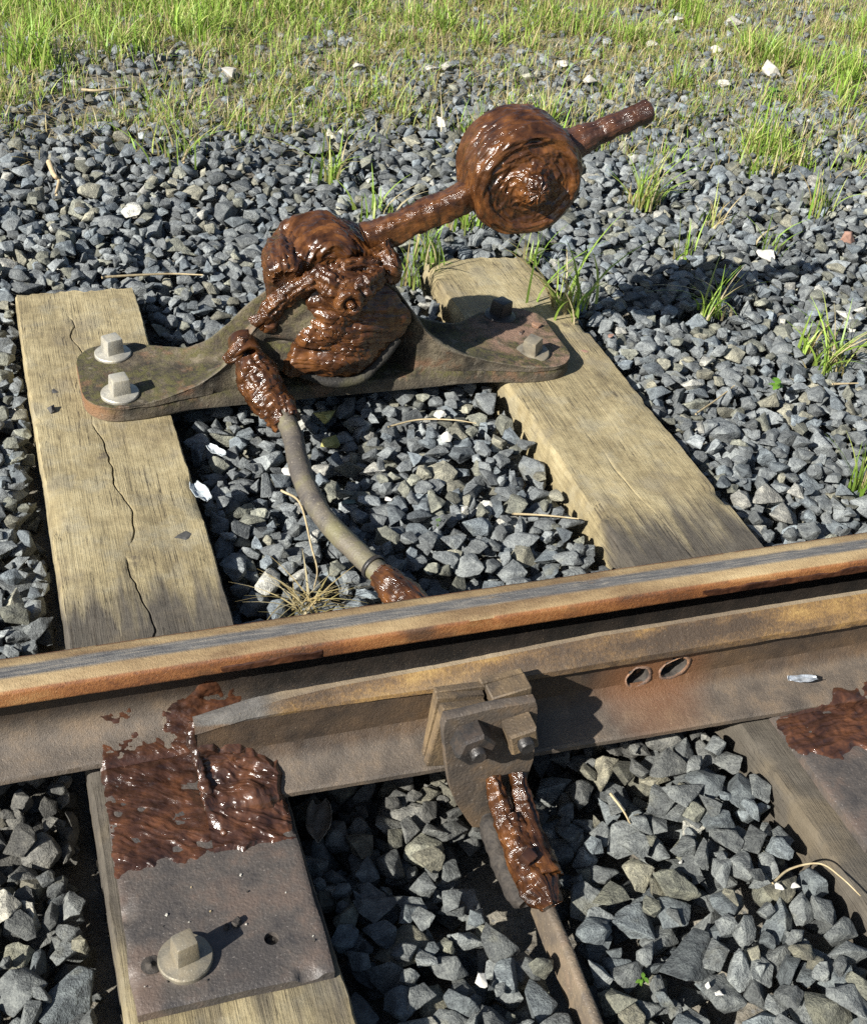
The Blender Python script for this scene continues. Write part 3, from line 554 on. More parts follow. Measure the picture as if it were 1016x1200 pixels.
# ------------------------------------------------------------------ switch stand
st = thing('switch_stand', (.63, 2.28, 0), 'cast iron hand switch stand with weighted lever, smeared with brown grease', 'switch stand')
BX = np.array([.106, .13, .20, .26, .33, .38, .41, .46, .50, .555, .59, .63, .70, .735, .775, .815, .855, .90, .955, 1.03, 1.10, 1.168])
BZ = np.array([.033, .035, .037, .042, .058, .092, .125, .198, .240, .272, .282, .286, .272, .248, .190, .132, .098, .075, .056, .043, .038, .036])
def cz(x): 
    t = np.arange(len(BX)); return np.interp(x, BX, BZ)
xs = np.linspace(.106, 1.168, 300); ztop = np.interp(xs, BX, BZ); ker = np.exp(-np.linspace(-2, 2, 15) ** 2); ker /= ker.sum(); ztop = np.convolve(np.pad(ztop, 7, mode='edge'), ker, 'valid')
def yfront(x):
    y = 2.150 + 0 * x; y = y + .020 * sm(.20, .34, x) * sm(1.07, .93, x)
    for xe, sg in ((.106, 1), (1.168, -1)):
        dd = np.clip(1 - sg * (x - xe) / .07, 0, 1); y = y + .075 * (1 - np.sqrt(np.clip(1 - dd ** 2, 0, 1)))
    return y
def yback(x):
    y = 2.405 + 0 * x + .02 * sm(.8, 1.0, x)
    for xe, sg in ((.106, 1), (1.168, -1)):
        dd = np.clip(1 - sg * (x - xe) / .07, 0, 1); y = y - .06 * (1 - np.sqrt(np.clip(1 - dd ** 2, 0, 1)))
    waist = sm(.20, .36, x) * sm(1.07, .92, x); return y - .078 * waist
P = []
for x, zt in zip(xs, ztop):
    yf, yb = float(yfront(x)), float(yback(x)); k = float(sm(.045, .12, zt)); dip = min(.055, .62 * max(0, zt - .044)) * float(sm(.285, .26, zt))
    z1 = min(.030, zt - .004); wy = yf + .012 * k; zb_ = zt - .30 * max(0, zt - .045); rec = .085 * float(sm(.46, .53, x) * sm(.80, .735, x))
    loop = [(yf + .002, .0015), (yf, .005), (yf, z1 * .8), (yf + .003, z1), (yf + .006 * k + .004, z1 + .003), (wy + rec, z1 + .006 * k + .001), (wy + rec, zt - .050 * k - .0015), (wy - .001 * k, zt - .014 * k - .001), (wy - .004 * k, zt - .010 * k - .0005), (wy - .005 * k, zt - .004 * k), (wy - .006 * k + .004, zt), (wy + .010, zt), (wy + .020, zt - dip * .75), (.5 * (wy + yb), .5 * (zt + zb_) - dip), (yb - .022, zb_ - dip * .7), (yb - .010, zb_), (yb - .004, zb_), (yb, zb_ - .005), (yb, .005), (yb - .002, .0015)]
    P.append([(x, a, b) for a, b in loop])
P = np.array(P); nrm = gnormal(P, False, True); P = P + nrm * (((fbm(P * 24, 3, 61) - .5) * .006 + (fbm(P * 80, 3, 62) - .5) * .0022) * np.clip(P[..., 2] / .02, 0, 1))[..., None]
V, F = tube(P); cast = obj('base_casting', V, F, CAST, st, sharp=60)
for c, sz, mat, rz, ti, lab in (((.182, 2.355, .036), .038, GALV, .35, (0, 0), None), ((.178, 2.197, .036), .038, GALV, .2, (.03, 0), None), ((1.066, 2.388, .036), .040, NUTD, .5, (0, .05), 'dark bolt in the shade'), ((1.078, 2.212, .036), .036, GALVD, .7, (.12, -.12), 'worn tilted grey bolt')):
    bolt(st, c, sz, .036, .038, mat, rz, ti, lab)
# flakes of rust lying on the right foot
for c, s_ in (((1.02, 2.31, .04), (.035, .02, .008)), ((1.0, 2.345, .04), (.03, .016, .007)), ((1.085, 2.30, .04), (.02, .012, .008)), ((1.135, 2.33, .04), (.02, .016, .01))):
    bevbox('rust_flake', c, s_, RUSTB, st, Matrix.Rotation(random.random() * 3, 3, 'Z'), .002, 1, .003)

# front cover (bulging nose)
ol = [(.425, .125), (.455, .090), (.50, .072), (.55, .058), (.61, .044), (.655, .050), (.690, .075), (.722, .110), (.752, .150), (.762, .185), (.73, .235), (.685, .275), (.63, .298), (.575, .285), (.52, .24), (.465, .185), (.435, .155)]
olp, _ = resample(ol + [ol[0]], 180); olp = olp[:-1]; c0 = np.array([.60, .15]); ks = np.linspace(1, 0, 60)
q = c0 + (olp[None] - c0) * ks[:, None, None]; X, Z = q[..., 0], q[..., 1]; kk = np.broadcast_to(ks[:, None], X.shape)
bul = (1 - kk ** 2.6); bul = bul * (.12 + .88 * sm(.46, .60, X)); Y = 2.176 - .034 * bul * (1 - .25 * sm(.2, .30, Z)) - .020 * sm(.14, .07, Z) * bul
slit = np.exp(-(((Z - .138 + .10 * (X - .52)) / .009) ** 2)) * sm(.455, .49, X) * sm(.60, .55, X); Y = Y + .016 * slit
B = P3(X, Y, Z); B[..., 1] += ((fbm(B * 20, 4, 5) - .5) * .024 + (fbm(B * 70, 3, 6) - .5) * .006) * bul
V = np.concatenate([B.reshape(-1, 3), P3(olp[:, 0], 2.215, olp[:, 1])]); nv = len(olp); j = np.arange(nv); base = 60 * nv
F = [gridf(60, nv, False, True), np.stack([base + j, base + (j + 1) % nv, (j + 1) % nv, j], 1)]
cover = obj('front_cover', V, F, CAST, st)
# grease on the cover
n = gnormal(B, False, True); n *= np.sign((n[..., 1:2] * -1).mean())
fa = Z + .18 * X + .02 * fbm(B * 12, 2, 3); fl = P3(fa * 100, X * 14, 0 * X)
piv = np.hypot(X - .627, Z - .250)
band = np.exp(-(((Z - .135 - .22 * (X - .6)) / .062) ** 2)) * sm(.485, .55, X - .35 * (Z - .13))
mask = np.maximum.reduce([1.15 * band, 1.1 * np.exp(-(piv / .052) ** 2), .9 * np.exp(-(((Z - .272) / .03) ** 2)) * sm(.5, .56, X), .8 * np.exp(-(np.hypot(X - .475, Z - .18) / .03) ** 2), .9 * np.exp(-(((X - .70) / .045) ** 2)) * np.exp(-(((Z - .19) / .05) ** 2))])
mask = np.maximum(mask, .66 * sm(.49, .57, X)) + (fbm(B * 30, 4, 8) - .5) * .7
r_ = ridge(fl, 4, 15); th = -.004 + np.clip((mask - .45) * .035, -.004, .012) + (r_ ** 2.4 * .006 + (fbm(B * 18, 3, 19) - .5) * .016) * sm(.4, .7, mask) - .007 * slit
F = keepf(gridf(60, nv, False, True), th); obj('cover_grease', (B + n * th[..., None]).reshape(-1, 3), F, GREASE, cover, flow=fl.reshape(-1, 3))
# lower lip under the cover and curved pipe in the hollow
path = smoothpath([(.54, 2.165, .070), (.60, 2.150, .052), (.66, 2.148, .054), (.705, 2.160, .085), (.745, 2.175, .13)], 70)
R = sweep(path, .009 + .004 * fbm(P3(np.linspace(0, 6, 70), 0, 0), 2, 4), 16); V, F = tube(R); obj('cover_lip', V, F, DIRON, cover)
# hub drum
prof = [(0, .145), (.09, .145), (.103, .140), (.109, .13), (.111, .10), (.111, .05), (.110, .018), (.104, .006), (.09, .0), (.05, .0), (0, .0)]
pr, sl_ = resample(prof, 150); L = lathe(pr, (.607, 2.205, .228), (0, 1, 0), 220); th = np.linspace(0, 2 * np.pi, 220, endpoint=False)
fl = P3((sl_ * 60)[:, None] + 1.5 * np.sin(3 * th)[None], np.cos(th)[None] * 2.2 + 0 * sl_[:, None], np.sin(th)[None] * 2.2 + 0 * sl_[:, None])
n = -gnormal(L, False, True); d = ridge(fl, 3, 33) ** 2.2 * .010 - .003 + (fbm(L * 18, 3, 35) - .5) * .03 + (fbm(L * 55, 2, 36) - .5) * .005
L = L + n * d[..., None] * np.sign((n * (L - L.mean((0, 1)))).sum(-1).mean()); V, F = tube(L); hub = obj('lever_hub', V, F, GREASE, st, flow=np.concatenate([fl.reshape(-1, 3), [fl[0, 0], fl[-1, 0]]]))
greasy_sweep('hub_lug', hub, [(.535, 2.31, .275), (.520, 2.25, .287), (.510, 2.20, .283), (.507, 2.182, .278)], [(.036, .040), (.038, .040), (.036, .034), (.020, .020)], 60, 110, .008, 51)
greasy_sweep('grease_fold', hub, [(.452, 2.182, .178), (.475, 2.176, .212), (.505, 2.174, .243), (.55, 2.170, .274), (.60, 2.174, .292), (.66, 2.18, .300), (.71, 2.19, .275), (.735, 2.20, .245)], [(.006, .012), (.010, .016), (.013, .017), (.014, .015), (.012, .012), (.011, .014), (.013, .018), (.007, .012)], 40, 260, .009, 57)
greasy_sweep('grease_fold', hub, [(.705, 2.215, .325), (.718, 2.20, .300), (.724, 2.19, .275), (.732, 2.19, .250)], [(.014, .018), (.018, .022), (.013, .018), (.005, .007)], 40, 110, .010, 67)
greasy_sweep('grease_fold', hub, [(.56, 2.175, .292), (.59, 2.150, .275), (.615, 2.138, .262), (.66, 2.145, .268), (.70, 2.170, .280)], [(.012, .018), (.020, .026), (.016, .030), (.020, .026), (.012, .018)], 44, 150, .008, 59)
greasy_sweep('grease_clump', cast, [(.385, 2.165, .115), (.398, 2.16, .128), (.412, 2.16, .15), (.418, 2.165, .166)], [(.006, .008), (.016, .014), (.015, .013), (.005, .006)], 26, 60, .005, 72)
# pivot pin
pr, sl_ = resample([(.050, -.006), (.046, .006), (.038, .012), (.031, .015), (.029, .036), (.026, .041), (.019, .043), (.014, .040), (.012, .034), (.0085, .034), (.0075, .046), (.004, .049), (0, .049)], 60); L = lathe(pr, (.622, 2.152, .250), (0, -1, 0), 60); th = np.linspace(0, 2 * np.pi, 60, endpoint=False)
fl = P3((sl_ * 130)[:, None] + 1.5 * np.cos(2 * th)[None], np.cos(th)[None] * 2 + 0 * sl_[:, None], np.sin(th)[None] * 2 + 0 * sl_[:, None]); L += (L - np.array([.622, 2.15, .25])) * ((ridge(fl, 3, 3) - .6) * .12 + (fbm(L * 50, 3, 4) - .5) * .22)[..., None]
V, F = tube(L); obj('pivot_pin', V, F, GREASE, st, flow=np.concatenate([fl.reshape(-1, 3), [fl[0, 0], fl[-1, 0]]]))
# crank socket at the left of the cover
R = lathe([(.012, .045), (.016, .0), (.024, -.003), (.030, .0), (.031, .02), (.028, .05)], (.428, 2.150, .128), (-.1, 1, .25), 40); R += ((fbm(R * 70, 3, 4) - .5) * .008)[..., None]
V = R.reshape(-1, 3); obj('crank_socket', np.concatenate([V, [V[:40].mean(0)]]), [gridf(6, 40, False, True), np.stack([np.full(40, 240), np.arange(40), (np.arange(40) + 1) % 40], 1)], GREASE, st, flow=V.tolist() * 1 + [V[0].tolist()])

# lever: arm, weight, handle
LD = np.array([.9235, 0, .3836]); C0 = np.array([1.004, 2.25, .452]); Pv = C0 - LD * .34
def lev(t, dy=0): return C0 + LD * t + np.array([0, dy, 0])
oct_ = np.array([(math.copysign(abs(math.cos(a)) ** .55, math.cos(a)), math.copysign(abs(math.sin(a)) ** .55, math.sin(a))) for a in np.linspace(0, 2 * np.pi, 28, endpoint=False)]).T
pt = np.array([lev(t, -.01) for t in np.linspace(-.345, -.05, 120)]); rd = np.stack([np.interp(np.linspace(0, 1, 120), [0, .1, .3, .8, 1], [.026, .024, .023, .024, .034]), np.interp(np.linspace(0, 1, 120), [0, .1, .3, .8, 1], [.034, .029, .0265, .028, .038])], 1)
R = sweep(pt, rd, 28, (0, 0, 1), oct_); th = np.linspace(0, 2 * np.pi, 28, endpoint=False); t_ = np.linspace(0, 1, 120); fl = P3(np.cos(th)[None] * 4 + 0 * t_[:, None], np.sin(th)[None] * 4 + 0 * t_[:, None], (t_ * 9)[:, None] + 0 * th[None])
n = R - pt[:, None]; n /= np.linalg.norm(n, axis=-1, keepdims=True); R = R + n * ((ridge(fl, 4, 5) ** 3 * .006 - .002) + (fbm(R * 40, 3, 6) - .5) * .008)[..., None]
V, F = tube(R); obj('lever_arm', V, F, GREASE, st, flow=np.concatenate([fl.reshape(-1, 3), [fl[0, 0], fl[-1, 0]]]))
pr, sl_ = resample([(0, .150), (.092, .150), (.108, .144), (.1155, .130), (.1175, .095), (.1175, .042), (.1155, .028), (.108, .016), (.100, .009), (.093, .009), (.087, .013), (.066, .012), (.050, .009), (.040, .003), (.033, -.006), (.026, -.024), (.020, -.033), (.011, -.036), (0, -.036)], 190)
L = lathe(pr, (1.004, 2.176, .450), (0, 1, 0), 200); th = np.linspace(0, 2 * np.pi, 200, endpoint=False)
fl = P3((sl_ * 62)[:, None] + 1.2 * np.sin(th)[None], np.cos(th)[None] * 2. + 0 * sl_[:, None], np.sin(th)[None] * 2. + 0 * sl_[:, None])
n = gnormal(L, False, True); n *= np.sign((n * (L - C0)).sum(-1).mean()); d = ridge(fl, 3, 43) ** 2.4 * .0075 - .003 + (fbm(L * 16, 2, 45) - .5) * .008 + (fbm(P3(fl[..., 0] * .22, fl[..., 1] * .6, fl[..., 2] * .6), 3, 46) - .5) * .008
fade = sm(.0, .02, np.hypot(L[..., 0] - 1.004, L[..., 2] - .450)); L = L + n * (d * (.3 + .7 * fade))[..., None]
V, F = tube(L); obj('counterweight', V, F, GREASE, st, flow=np.concatenate([fl.reshape(-1, 3), [fl[0, 0], fl[-1, 0]]]))
greasy_sweep('handle', st, [lev(.10, .01), lev(.13, .01), lev(.18, .01), lev(.24, .01), lev(.292, .01), lev(.302, .01)], [(.040, .042), (.030, .031), (.022, .023), (.0215, .022), (.022, .022), (.016, .016)], 40, 170, .0042, 88, GREASE_D, (10, .8), lump=.8)

# ------------------------------------------------------------------ throw rod
rodT = thing('throw_rod', (.5, 1.75, 0), 'curved steel throw rod with greased ends from switch stand to the rail', 'rod')
RP = [(.434, 2.150, .125), (.444, 2.115, .095), (.470, 2.055, .060), (.481, 1.985, .044), (.474, 1.90, .037), (.473, 1.83, .031), (.483, 1.75, .025), (.505, 1.68, .02), (.537, 1.60, .015), (.566, 1.53, .008), (.588, 1.46, -.005), (.60, 1.32, -.03), (.60, 1.15, -.06)]
path = smoothpath(RP, 200); tt = np.linspace(0, 1, 200); R = sweep(path, .0205 + .0012 * (fbm(P3(tt * 30, 0, 0), 3, 3) - .5), 24); R += ((fbm(R * 50, 3, 5) - .5) * .0022)[..., None]; V, F = tube(R); obj('rod', V, F, RODM, rodT)
greasy_sweep('greased_fork', rodT, [(.430, 2.142, .132), (.438, 2.118, .106), (.452, 2.085, .078), (.470, 2.05, .058), (.480, 2.02, .049)], [(.024, .028), (.036, .038), (.037, .036), (.032, .031), (.022, .022)], 50, 150, .009, 95)
greasy_sweep('greased_joint', rodT, [(.545, 1.578, .013), (.556, 1.554, .011), (.570, 1.522, .007), (.584, 1.48, .0), (.592, 1.44, -.01)], [(.022, .022), (.027, .027), (.030, .030), (.032, .032), (.024, .024)], 44, 110, .005, 97)
R = lathe([(.0215, -.004), (.0235, -.004), (.0235, .004), (.0215, .004)], (.538, 1.598, .0152), np.array([.032, -.072, -.005]), 30); V, F = tube(R); obj('wire_ring', V, F, NUTD, rodT)

# ------------------------------------------------------------------ ballast: settle stones one by one on a height map
NV = 44
HV, DET = [], []
def stone_shape(i):
    rg = np.random.default_rng(100 + i); n = rg.integers(10, 16); p = rg.normal(size=(n, 3)); p /= np.linalg.norm(p, axis=1, keepdims=True); p *= rg.uniform(.82, 1.08, (n, 1))
    asp = np.array([1, rg.uniform(.62, .95), rg.uniform(.42, .78)]); p *= asp
    bm = bmesh.new(); [bm.verts.new(q) for q in p]; r_ = bmesh.ops.convex_hull(bm, input=bm.verts[:]); bmesh.ops.delete(bm, geom=[g for g in r_['geom_interior'] if isinstance(g, bmesh.types.BMVert)], context='VERTS')
    bmesh.ops.recalc_face_normals(bm, faces=bm.faces[:]); bm.verts.index_update()
    V = np.array([v.co for v in bm.verts]); F = np.array([[v.index for v in f.verts] for f in bm.faces])
    bmesh.ops.dissolve_limit(bm, angle_limit=math.radians(12), verts=bm.verts[:], edges=bm.edges[:])
    bmesh.ops.bevel(bm, geom=bm.edges[:], offset=.028, segments=1, affect='EDGES', profile=.5)
    bmesh.ops.triangulate(bm, faces=bm.faces[:])
    lo = (np.array([v.co for v in bm.verts]), None); bm.verts.index_update(); lo = (lo[0], np.array([[v.index for v in f.verts] for f in bm.faces]))
    long = [e for e in bm.edges if e.calc_length() > .3]; bmesh.ops.subdivide_edges(bm, edges=long, cuts=2, use_grid_fill=True); bmesh.ops.triangulate(bm, faces=bm.faces[:])
    long = [e for e in bm.edges if e.calc_length() > .24]; bmesh.ops.subdivide_edges(bm, edges=long, cuts=1, use_grid_fill=True); bmesh.ops.triangulate(bm, faces=bm.faces[:])
    bm.verts.index_update(); D = np.array([v.co for v in bm.verts]); DF = np.array([[v.index for v in f.verts] for f in bm.faces])
    D = D * (1 + .20 * (fbm(D * 2.1 + i * 7, 4, i) - .5)[:, None] + .11 * (fbm(D * 7 + i, 2, i) - .5)[:, None]); bm.free()
    return V, F, D, DF, lo
for i in range(NV): HV.append(stone_shape(i))
RES = .005; X0, X1, Y0, Y1 = -.75, 4.6, .30, 5.9; nxg, nyg = int((X1 - X0) / RES), int((Y1 - Y0) / RES)
cxs = X0 + (np.arange(nxg) + .5) * RES; cys = Y0 + (np.arange(nyg) + .5) * RES
coarse_x = np.linspace(X0, X1, 140); coarse_y = np.linspace(Y0, Y1, 140); CG = Gz(*np.meshgrid(coarse_x, coarse_y, indexing='ij')); CT = Tz(*np.meshgrid(coarse_x, coarse_y, indexing='ij'))
def up2(C):
    t = np.array([np.interp(cxs, coarse_x, C[:, j]) for j in range(C.shape[1])]).T; return np.array([np.interp(cys, coarse_y, t[i]) for i in range(t.shape[0])])
H = up2(CG).astype(np.float32); TG = up2(CT).astype(np.float32)
def block(x0, x1, y0, y1, z=9.): H[max(0, int((x0 - X0) / RES)):int((x1 - X0) / RES) + 1, max(0, int((y0 - Y0) / RES)):int((y1 - Y0) / RES) + 1] = z
block(.004, .292, 0.3, 2.725); block(.998, 1.298, .3, 2.765)
for tt in np.linspace(0, .6, 90): q = A + dirv * tt; block(q[0] - .012, q[0] + .012, q[1] - .006, q[1] + .006)
for px, py, zz in ((576, 985, 0), (604, 1045, 0), (620, 1015, 0), (640, 1040, 0)):
    q = at(px, py, -.05); block(q[0] - .026, q[0] + .026, q[1] - .034, q[1] + .034)
LIB = []
for i in range(620):
    v = i % NV; rg = np.random.default_rng(500 + i); Vh, Fh = HV[v][0], HV[v][1]
    ax = rg.normal(size=2); tilt = abs(rg.normal()) * .42; M = np.array(Matrix.Rotation(tilt, 3, Vector((ax[0], ax[1], 0)).normalized()) @ Matrix.Rotation(rg.uniform(0, 6.283), 3, 'Z'))
    if rg.random() < .16: M = np.array(Matrix.Rotation(rg.uniform(.7, 1.5), 3, Vector((ax[0], ax[1], 0)).normalized())) @ M
    s_ = float(np.clip(.0268 * np.exp(rg.normal() * .34), .012, .056)); 
    W = (Vh @ M.T) * s_; a, b, c = W[Fh[:, 0]], W[Fh[:, 1]], W[Fh[:, 2]]; n = np.cross(b - a, c - a); n /= np.linalg.norm(n, axis=1, keepdims=True) + 1e-12; dd = (n * a).sum(1); k = dd < 0; n[k] *= -1; dd[k] *= -1
    r_ = int(np.ceil(np.abs(W[:, :2]).max() / RES)) + 1; g = np.arange(-r_, r_ + 1) * RES; gxx, gyy = np.meshgrid(g, g, indexing='ij'); q = dd[:, None, None] - n[:, 0, None, None] * gxx - n[:, 1, None, None] * gyy; nz = n[:, 2, None, None]
    up_ = np.where(nz > .02, q / np.where(nz > .02, nz, 1), 9).min(0); lo_ = np.where(nz < -.02, q / np.where(nz < -.02, nz, 1), -9).max(0); ok = (up_ > lo_) & (np.where(np.abs(nz) <= .02, q, 1).min(0) > 0)
    LIB.append((v, M, s_, r_, np.where(ok, lo_, 99).astype(np.float32), np.where(ok, up_, -99).astype(np.float32), float(W[:, 2].max())))
small = [k for k, l in enumerate(LIB) if l[2] < .023]
PL = []                                   # placed stones: lib index, x, y, z
def inview(x, y, m):
    q = proj((x, y, 0.)); return -m < q[0] < 1016 + m and -m * .6 < q[1] < 1200 + m * .6
def settle(N, libs, tol, K, yr, seed, prob=None):
    rg = np.random.default_rng(seed); XS = rg.uniform(X0 + .1, X1 - .1, (N, K)); U = rg.random((N, K)); YS = yr[0] + (yr[1] - yr[0]) * U; LI = rg.integers(0, len(libs), N)
    vis = proj(np.stack([XS, YS, 0 * XS], -1)); ok0 = (vis[..., 0] > -330) & (vis[..., 0] < 1346) & (vis[..., 1] < 1420)
    for n_ in range(N):
        v, M, s_, r_, lo_, up_, top = LIB[libs[LI[n_]]]; best = None; near = YS[n_, 0] < 1.25
        if near and s_ < .025 and rg.random() < .75: continue
        for k in range(K):
            if not ok0[n_, k]: continue
            ix = int((XS[n_, k] - X0) / RES); iy = int((YS[n_, k] - Y0) / RES)
            if ix - r_ < 0 or iy - r_ < 0 or ix + r_ >= nxg or iy + r_ >= nyg: continue
            z = float((H[ix - r_:ix + r_ + 1, iy - r_:iy + r_ + 1] - lo_).max()); e = z - TG[ix, iy]
            if e < .3 and (best is None or e < best[0]): best = (e, ix, iy, z)
        if best is None: continue
        e, ix, iy, z = best
        if e + top * .75 > tol: continue
        if prob is not None and rg.random() > prob(cxs[ix], cys[iy]): continue
        z -= .0025; h = H[ix - r_:ix + r_ + 1, iy - r_:iy + r_ + 1]; np.maximum(h, z + up_, out=h); PL.append((libs[LI[n_]], cxs[ix], cys[iy], z))
far = lambda x, y: 1. if y < 3.9 else max(.12 if x < 1.2 else .3, 1 - (y - 3.9) / .7)
bigs = [k for k, l in enumerate(LIB) if l[2] > .030]
settle(3200, bigs, .014, 5, (.35, 1.25), 9); settle(12000, list(range(len(LIB))), .012, 5, (.35, 3.0), 1); settle(13000, list(range(len(LIB))), .010, 5, (2.6, 5.6), 2, far)
settle(7000, list(range(len(LIB))), .022, 5, (.35, 2.9), 3); settle(9000, small, .018, 6, (.35, 5.0), 4, far)

def tintf(rg, y):
    k = rg.random(); b = float(np.clip(np.exp(rg.normal() * .27), .55, 1.8)); near = float(sm(1.9, 1.1, y))
    if k < .60: c = np.array([.138, .147, .150])
    elif k < .80: c = np.array([.118, .134, .146])
    elif k < .92: c = np.array([.150, .150, .122])
    elif k < .975: c = np.array([.19, .18, .14])
    else: c = np.array([.30, .29, .26])
    st_ = float(sm(.30, .08, abs(y - 1.3)) * .5); c = c * (1 - st_) + np.array([.10, .082, .062]) * st_
    return c * b * np.array([.88, .91, .93]) * (1 - near * np.array([.20, .21, .25]))
rg = np.random.default_rng(5); INFO = []
for li, x, y, z in PL:
    v, M, s_, r_, lo_, up_, top = LIB[li]; p = proj((x, y, z)); ix, iy = int((x - X0) / RES), int((y - Y0) / RES)
    buried = float(H[ix, iy]) - (z + float(up_[r_, r_])); px = s_ * F_PX / p[2]
    vis = (0 < p[0] < 1016) and (0 < p[1] < 1200) and buried < .012
    INFO.append((px if vis else 0, p, buried))
order = sorted(range(len(PL)), key=lambda i: -INFO[i][0]); indiv = []
for i in order:
    _, x, y, z = PL[i]; 
    if INFO[i][0] <= 0: break
    if 1.16 < y < 1.47: continue          # hidden under the rails
    if 2.15 < y < 2.42 and .3 < x < 1.0: continue
    indiv.append(i)
    if len(indiv) >= 288: break
iset = set(indiv); DM = {}
for i in range(NV):
    me = mesh_np('ballast_stone', HV[i][2], HV[i][3], smooth=True, sharp=32); me.materials.append(STONE_O); DM[i] = me
TINT = [tintf(rg, q[2]) for q in PL]
def region(x, y):
    if y < 1.2:
        if x < .1: return 'left of the slide plate', 'stones beside the slide plate'
        if x < .66: return 'between slide plate and tie bar', 'stones between plate and tie bar'
        return 'right of the tie bar', 'stones right of the tie bar'
    if y < 2.45:
        if x < .1: return 'left of the split sleeper', 'stones left of the split sleeper'
        if x < 1.1: return 'between the sleepers', 'stones between the sleepers'
        return 'right of the broad sleeper', 'stones right of the broad sleeper'
    return 'behind the switch stand', 'stones behind the switch stand'
for i in indiv:
    li, x, y, z = PL[i]; v, M, s_ = LIB[li][:3]; o = bpy.data.objects.new('ballast_stone', DM[v]); COL.objects.link(o)
    M4 = Matrix([[*(M[k] * s_), (x, y, z)[k]] for k in range(3)] + [[0, 0, 0, 1]]); o.matrix_world = M4; t = TINT[i]; o.color = (*t, 1)
    lum = t.mean(); tone = 'pale' if lum > .2 else ('tan' if t[0] > t[2] * 1.25 else ('dark grey' if lum < .11 else 'mid grey')); big = 'large' if s_ > .037 else ('small' if s_ < .026 else 'middling')
    wh, grp = region(x, y); a_ = HV[v][0].max(0) - HV[v][0].min(0); shp = 'flat' if a_[2] / a_[0] < .52 else ('long' if a_[1] / a_[0] < .72 else 'blocky'); up_t = abs((M @ [0, 0, 1.])[2]); pose = 'lying level' if up_t > .93 else ('tilted' if up_t > .62 else 'standing on edge')
    pp = INFO[i][1]; e = {1: (1000, 1090), 2: (480, 620), 3: (250, 330)}[1 if y < 1.2 else (2 if y < 2.45 else 3)]; hv = 'high up' if pp[1] < e[0] else ('midway' if pp[1] < e[1] else 'low down')
    tag(o, '%s %s %s stone %s %s, %s' % (big, shp, tone, pose, wh, hv), 'stone', grp)
Vs, Fs, Cs, o_ = [], [], [], 0
for i, (li, x, y, z) in enumerate(PL):
    if i in iset: continue
    v, M, s_ = LIB[li][:3]
    if INFO[i][2] > .02: Vv, Ff = HV[v][0], HV[v][1]
    elif y < 3.0 and INFO[i][0] > 0: Vv, Ff = HV[v][2], HV[v][3]
    else: Vv, Ff = HV[v][4]
    Vs.append((Vv @ M.T) * s_ + [x, y, z]); Fs.append(Ff + o_); o_ += len(Vv); Cs.append(np.broadcast_to(TINT[i], (len(Vv), 3)))
tag(obj('ballast', np.concatenate(Vs), np.concatenate(Fs), STONE_S, col=np.concatenate(Cs), sharp=32), 'grey angular crushed stone ballast round and behind the sleepers', 'gravel', kind='stuff')
def hz(x, y): 
    ix, iy = int((x - X0) / RES), int((y - Y0) / RES)
    if not (2 <= ix < nxg - 2 and 2 <= iy < nyg - 2): return float(Gz(x, y))
    return float(H[ix - 2:ix + 3, iy - 2:iy + 3].max())

def hzv(x, y):
    ix = ((x - X0) / RES).astype(int); iy = ((y - Y0) / RES).astype(int); ok = (ix > 1) & (iy > 1) & (ix < nxg - 2) & (iy < nyg - 2)
    return np.where(ok, H[np.clip(ix, 0, nxg - 1), np.clip(iy, 0, nyg - 1)], Gz(x, y))
# ------------------------------------------------------------------ single odd stones
def odd_stone(px, py, size, mat, label, name='stone', cat='stone', v=3, flat=.7, z=None, group=None, rz=None):
    q = at(px, py, -.02)
    for _ in range(4): zz = hz(q[0], q[1]); zz = zz if zz < 1 else 0.; q = at(px, py, zz)
    V, F = HV[v][2], HV[v][3]; a = random.random() * 6 if rz is None else rz; c, s = math.cos(a), math.sin(a); W = np.stack([V[:, 0] * c - V[:, 1] * s, V[:, 0] * s + V[:, 1] * c, V[:, 2] * flat], 1) * size
    zz = (zz if z is None else z) - W[:, 2].min() * .45 if z is None else z - W[:, 2].min() - .001
    return tag(obj(name, W + [q[0], q[1], zz], F, mat, org=(q[0], q[1], zz), sharp=35), label, cat, group)
odd_stone(897, 302, .040, WHITE, 'chalky white rock in the shadow of the counterweight', v=5, flat=1.1)
odd_stone(993, 281, .034, BRICK, 'reddish brown brick fragment at the right edge of the gravel', 'brick_fragment', 'brick', v=8, flat=1.)
odd_stone(516, 487, .018, WHITE, 'small cream pebble below the front cover of the switch stand', v=2)
odd_stone(523, 514, .021, WHITE, 'cream and yellow pebble right of the throw rod', v=6)
odd_stone(338, 553, .017, WHITE, 'cream pebble touching the left side of the throw rod', v=9)
odd_stone(382, 488, .030, YELL, 'mossy yellow green stone under the switch stand', v=11)
odd_stone(388, 522, .030, YELL, 'dull olive mossy stone just right of the throw rod', v=12)
odd_stone(408, 588, .027, TEAL, 'dark teal stone beside the bend of the throw rod', v=14)
odd_stone(455, 585, .009, WHITE, 'tiny white pebble in the bay between the sleepers', v=15)
for k, (px, py, s_, lab) in enumerate(((912, 1040, .0085, 'tiny white pebble, left of a pair right of the tie bar'), (932, 1039, .0085, 'tiny white pebble, right of a pair right of the tie bar'), (842, 1165, .008, 'tiny white pebble low at right near the tie bar'), (829, 1155, .007, 'tiny cream pebble beside the white one low at right'), (797, 1011, .005, 'speck sized white pebble among stones right of the tie bar'), (564, 1150, .014, 'white shell like chip left of the tie bar'))): odd_stone(px, py, s_, WHITE, lab, 'pebble', 'pebble', v=16 + k)
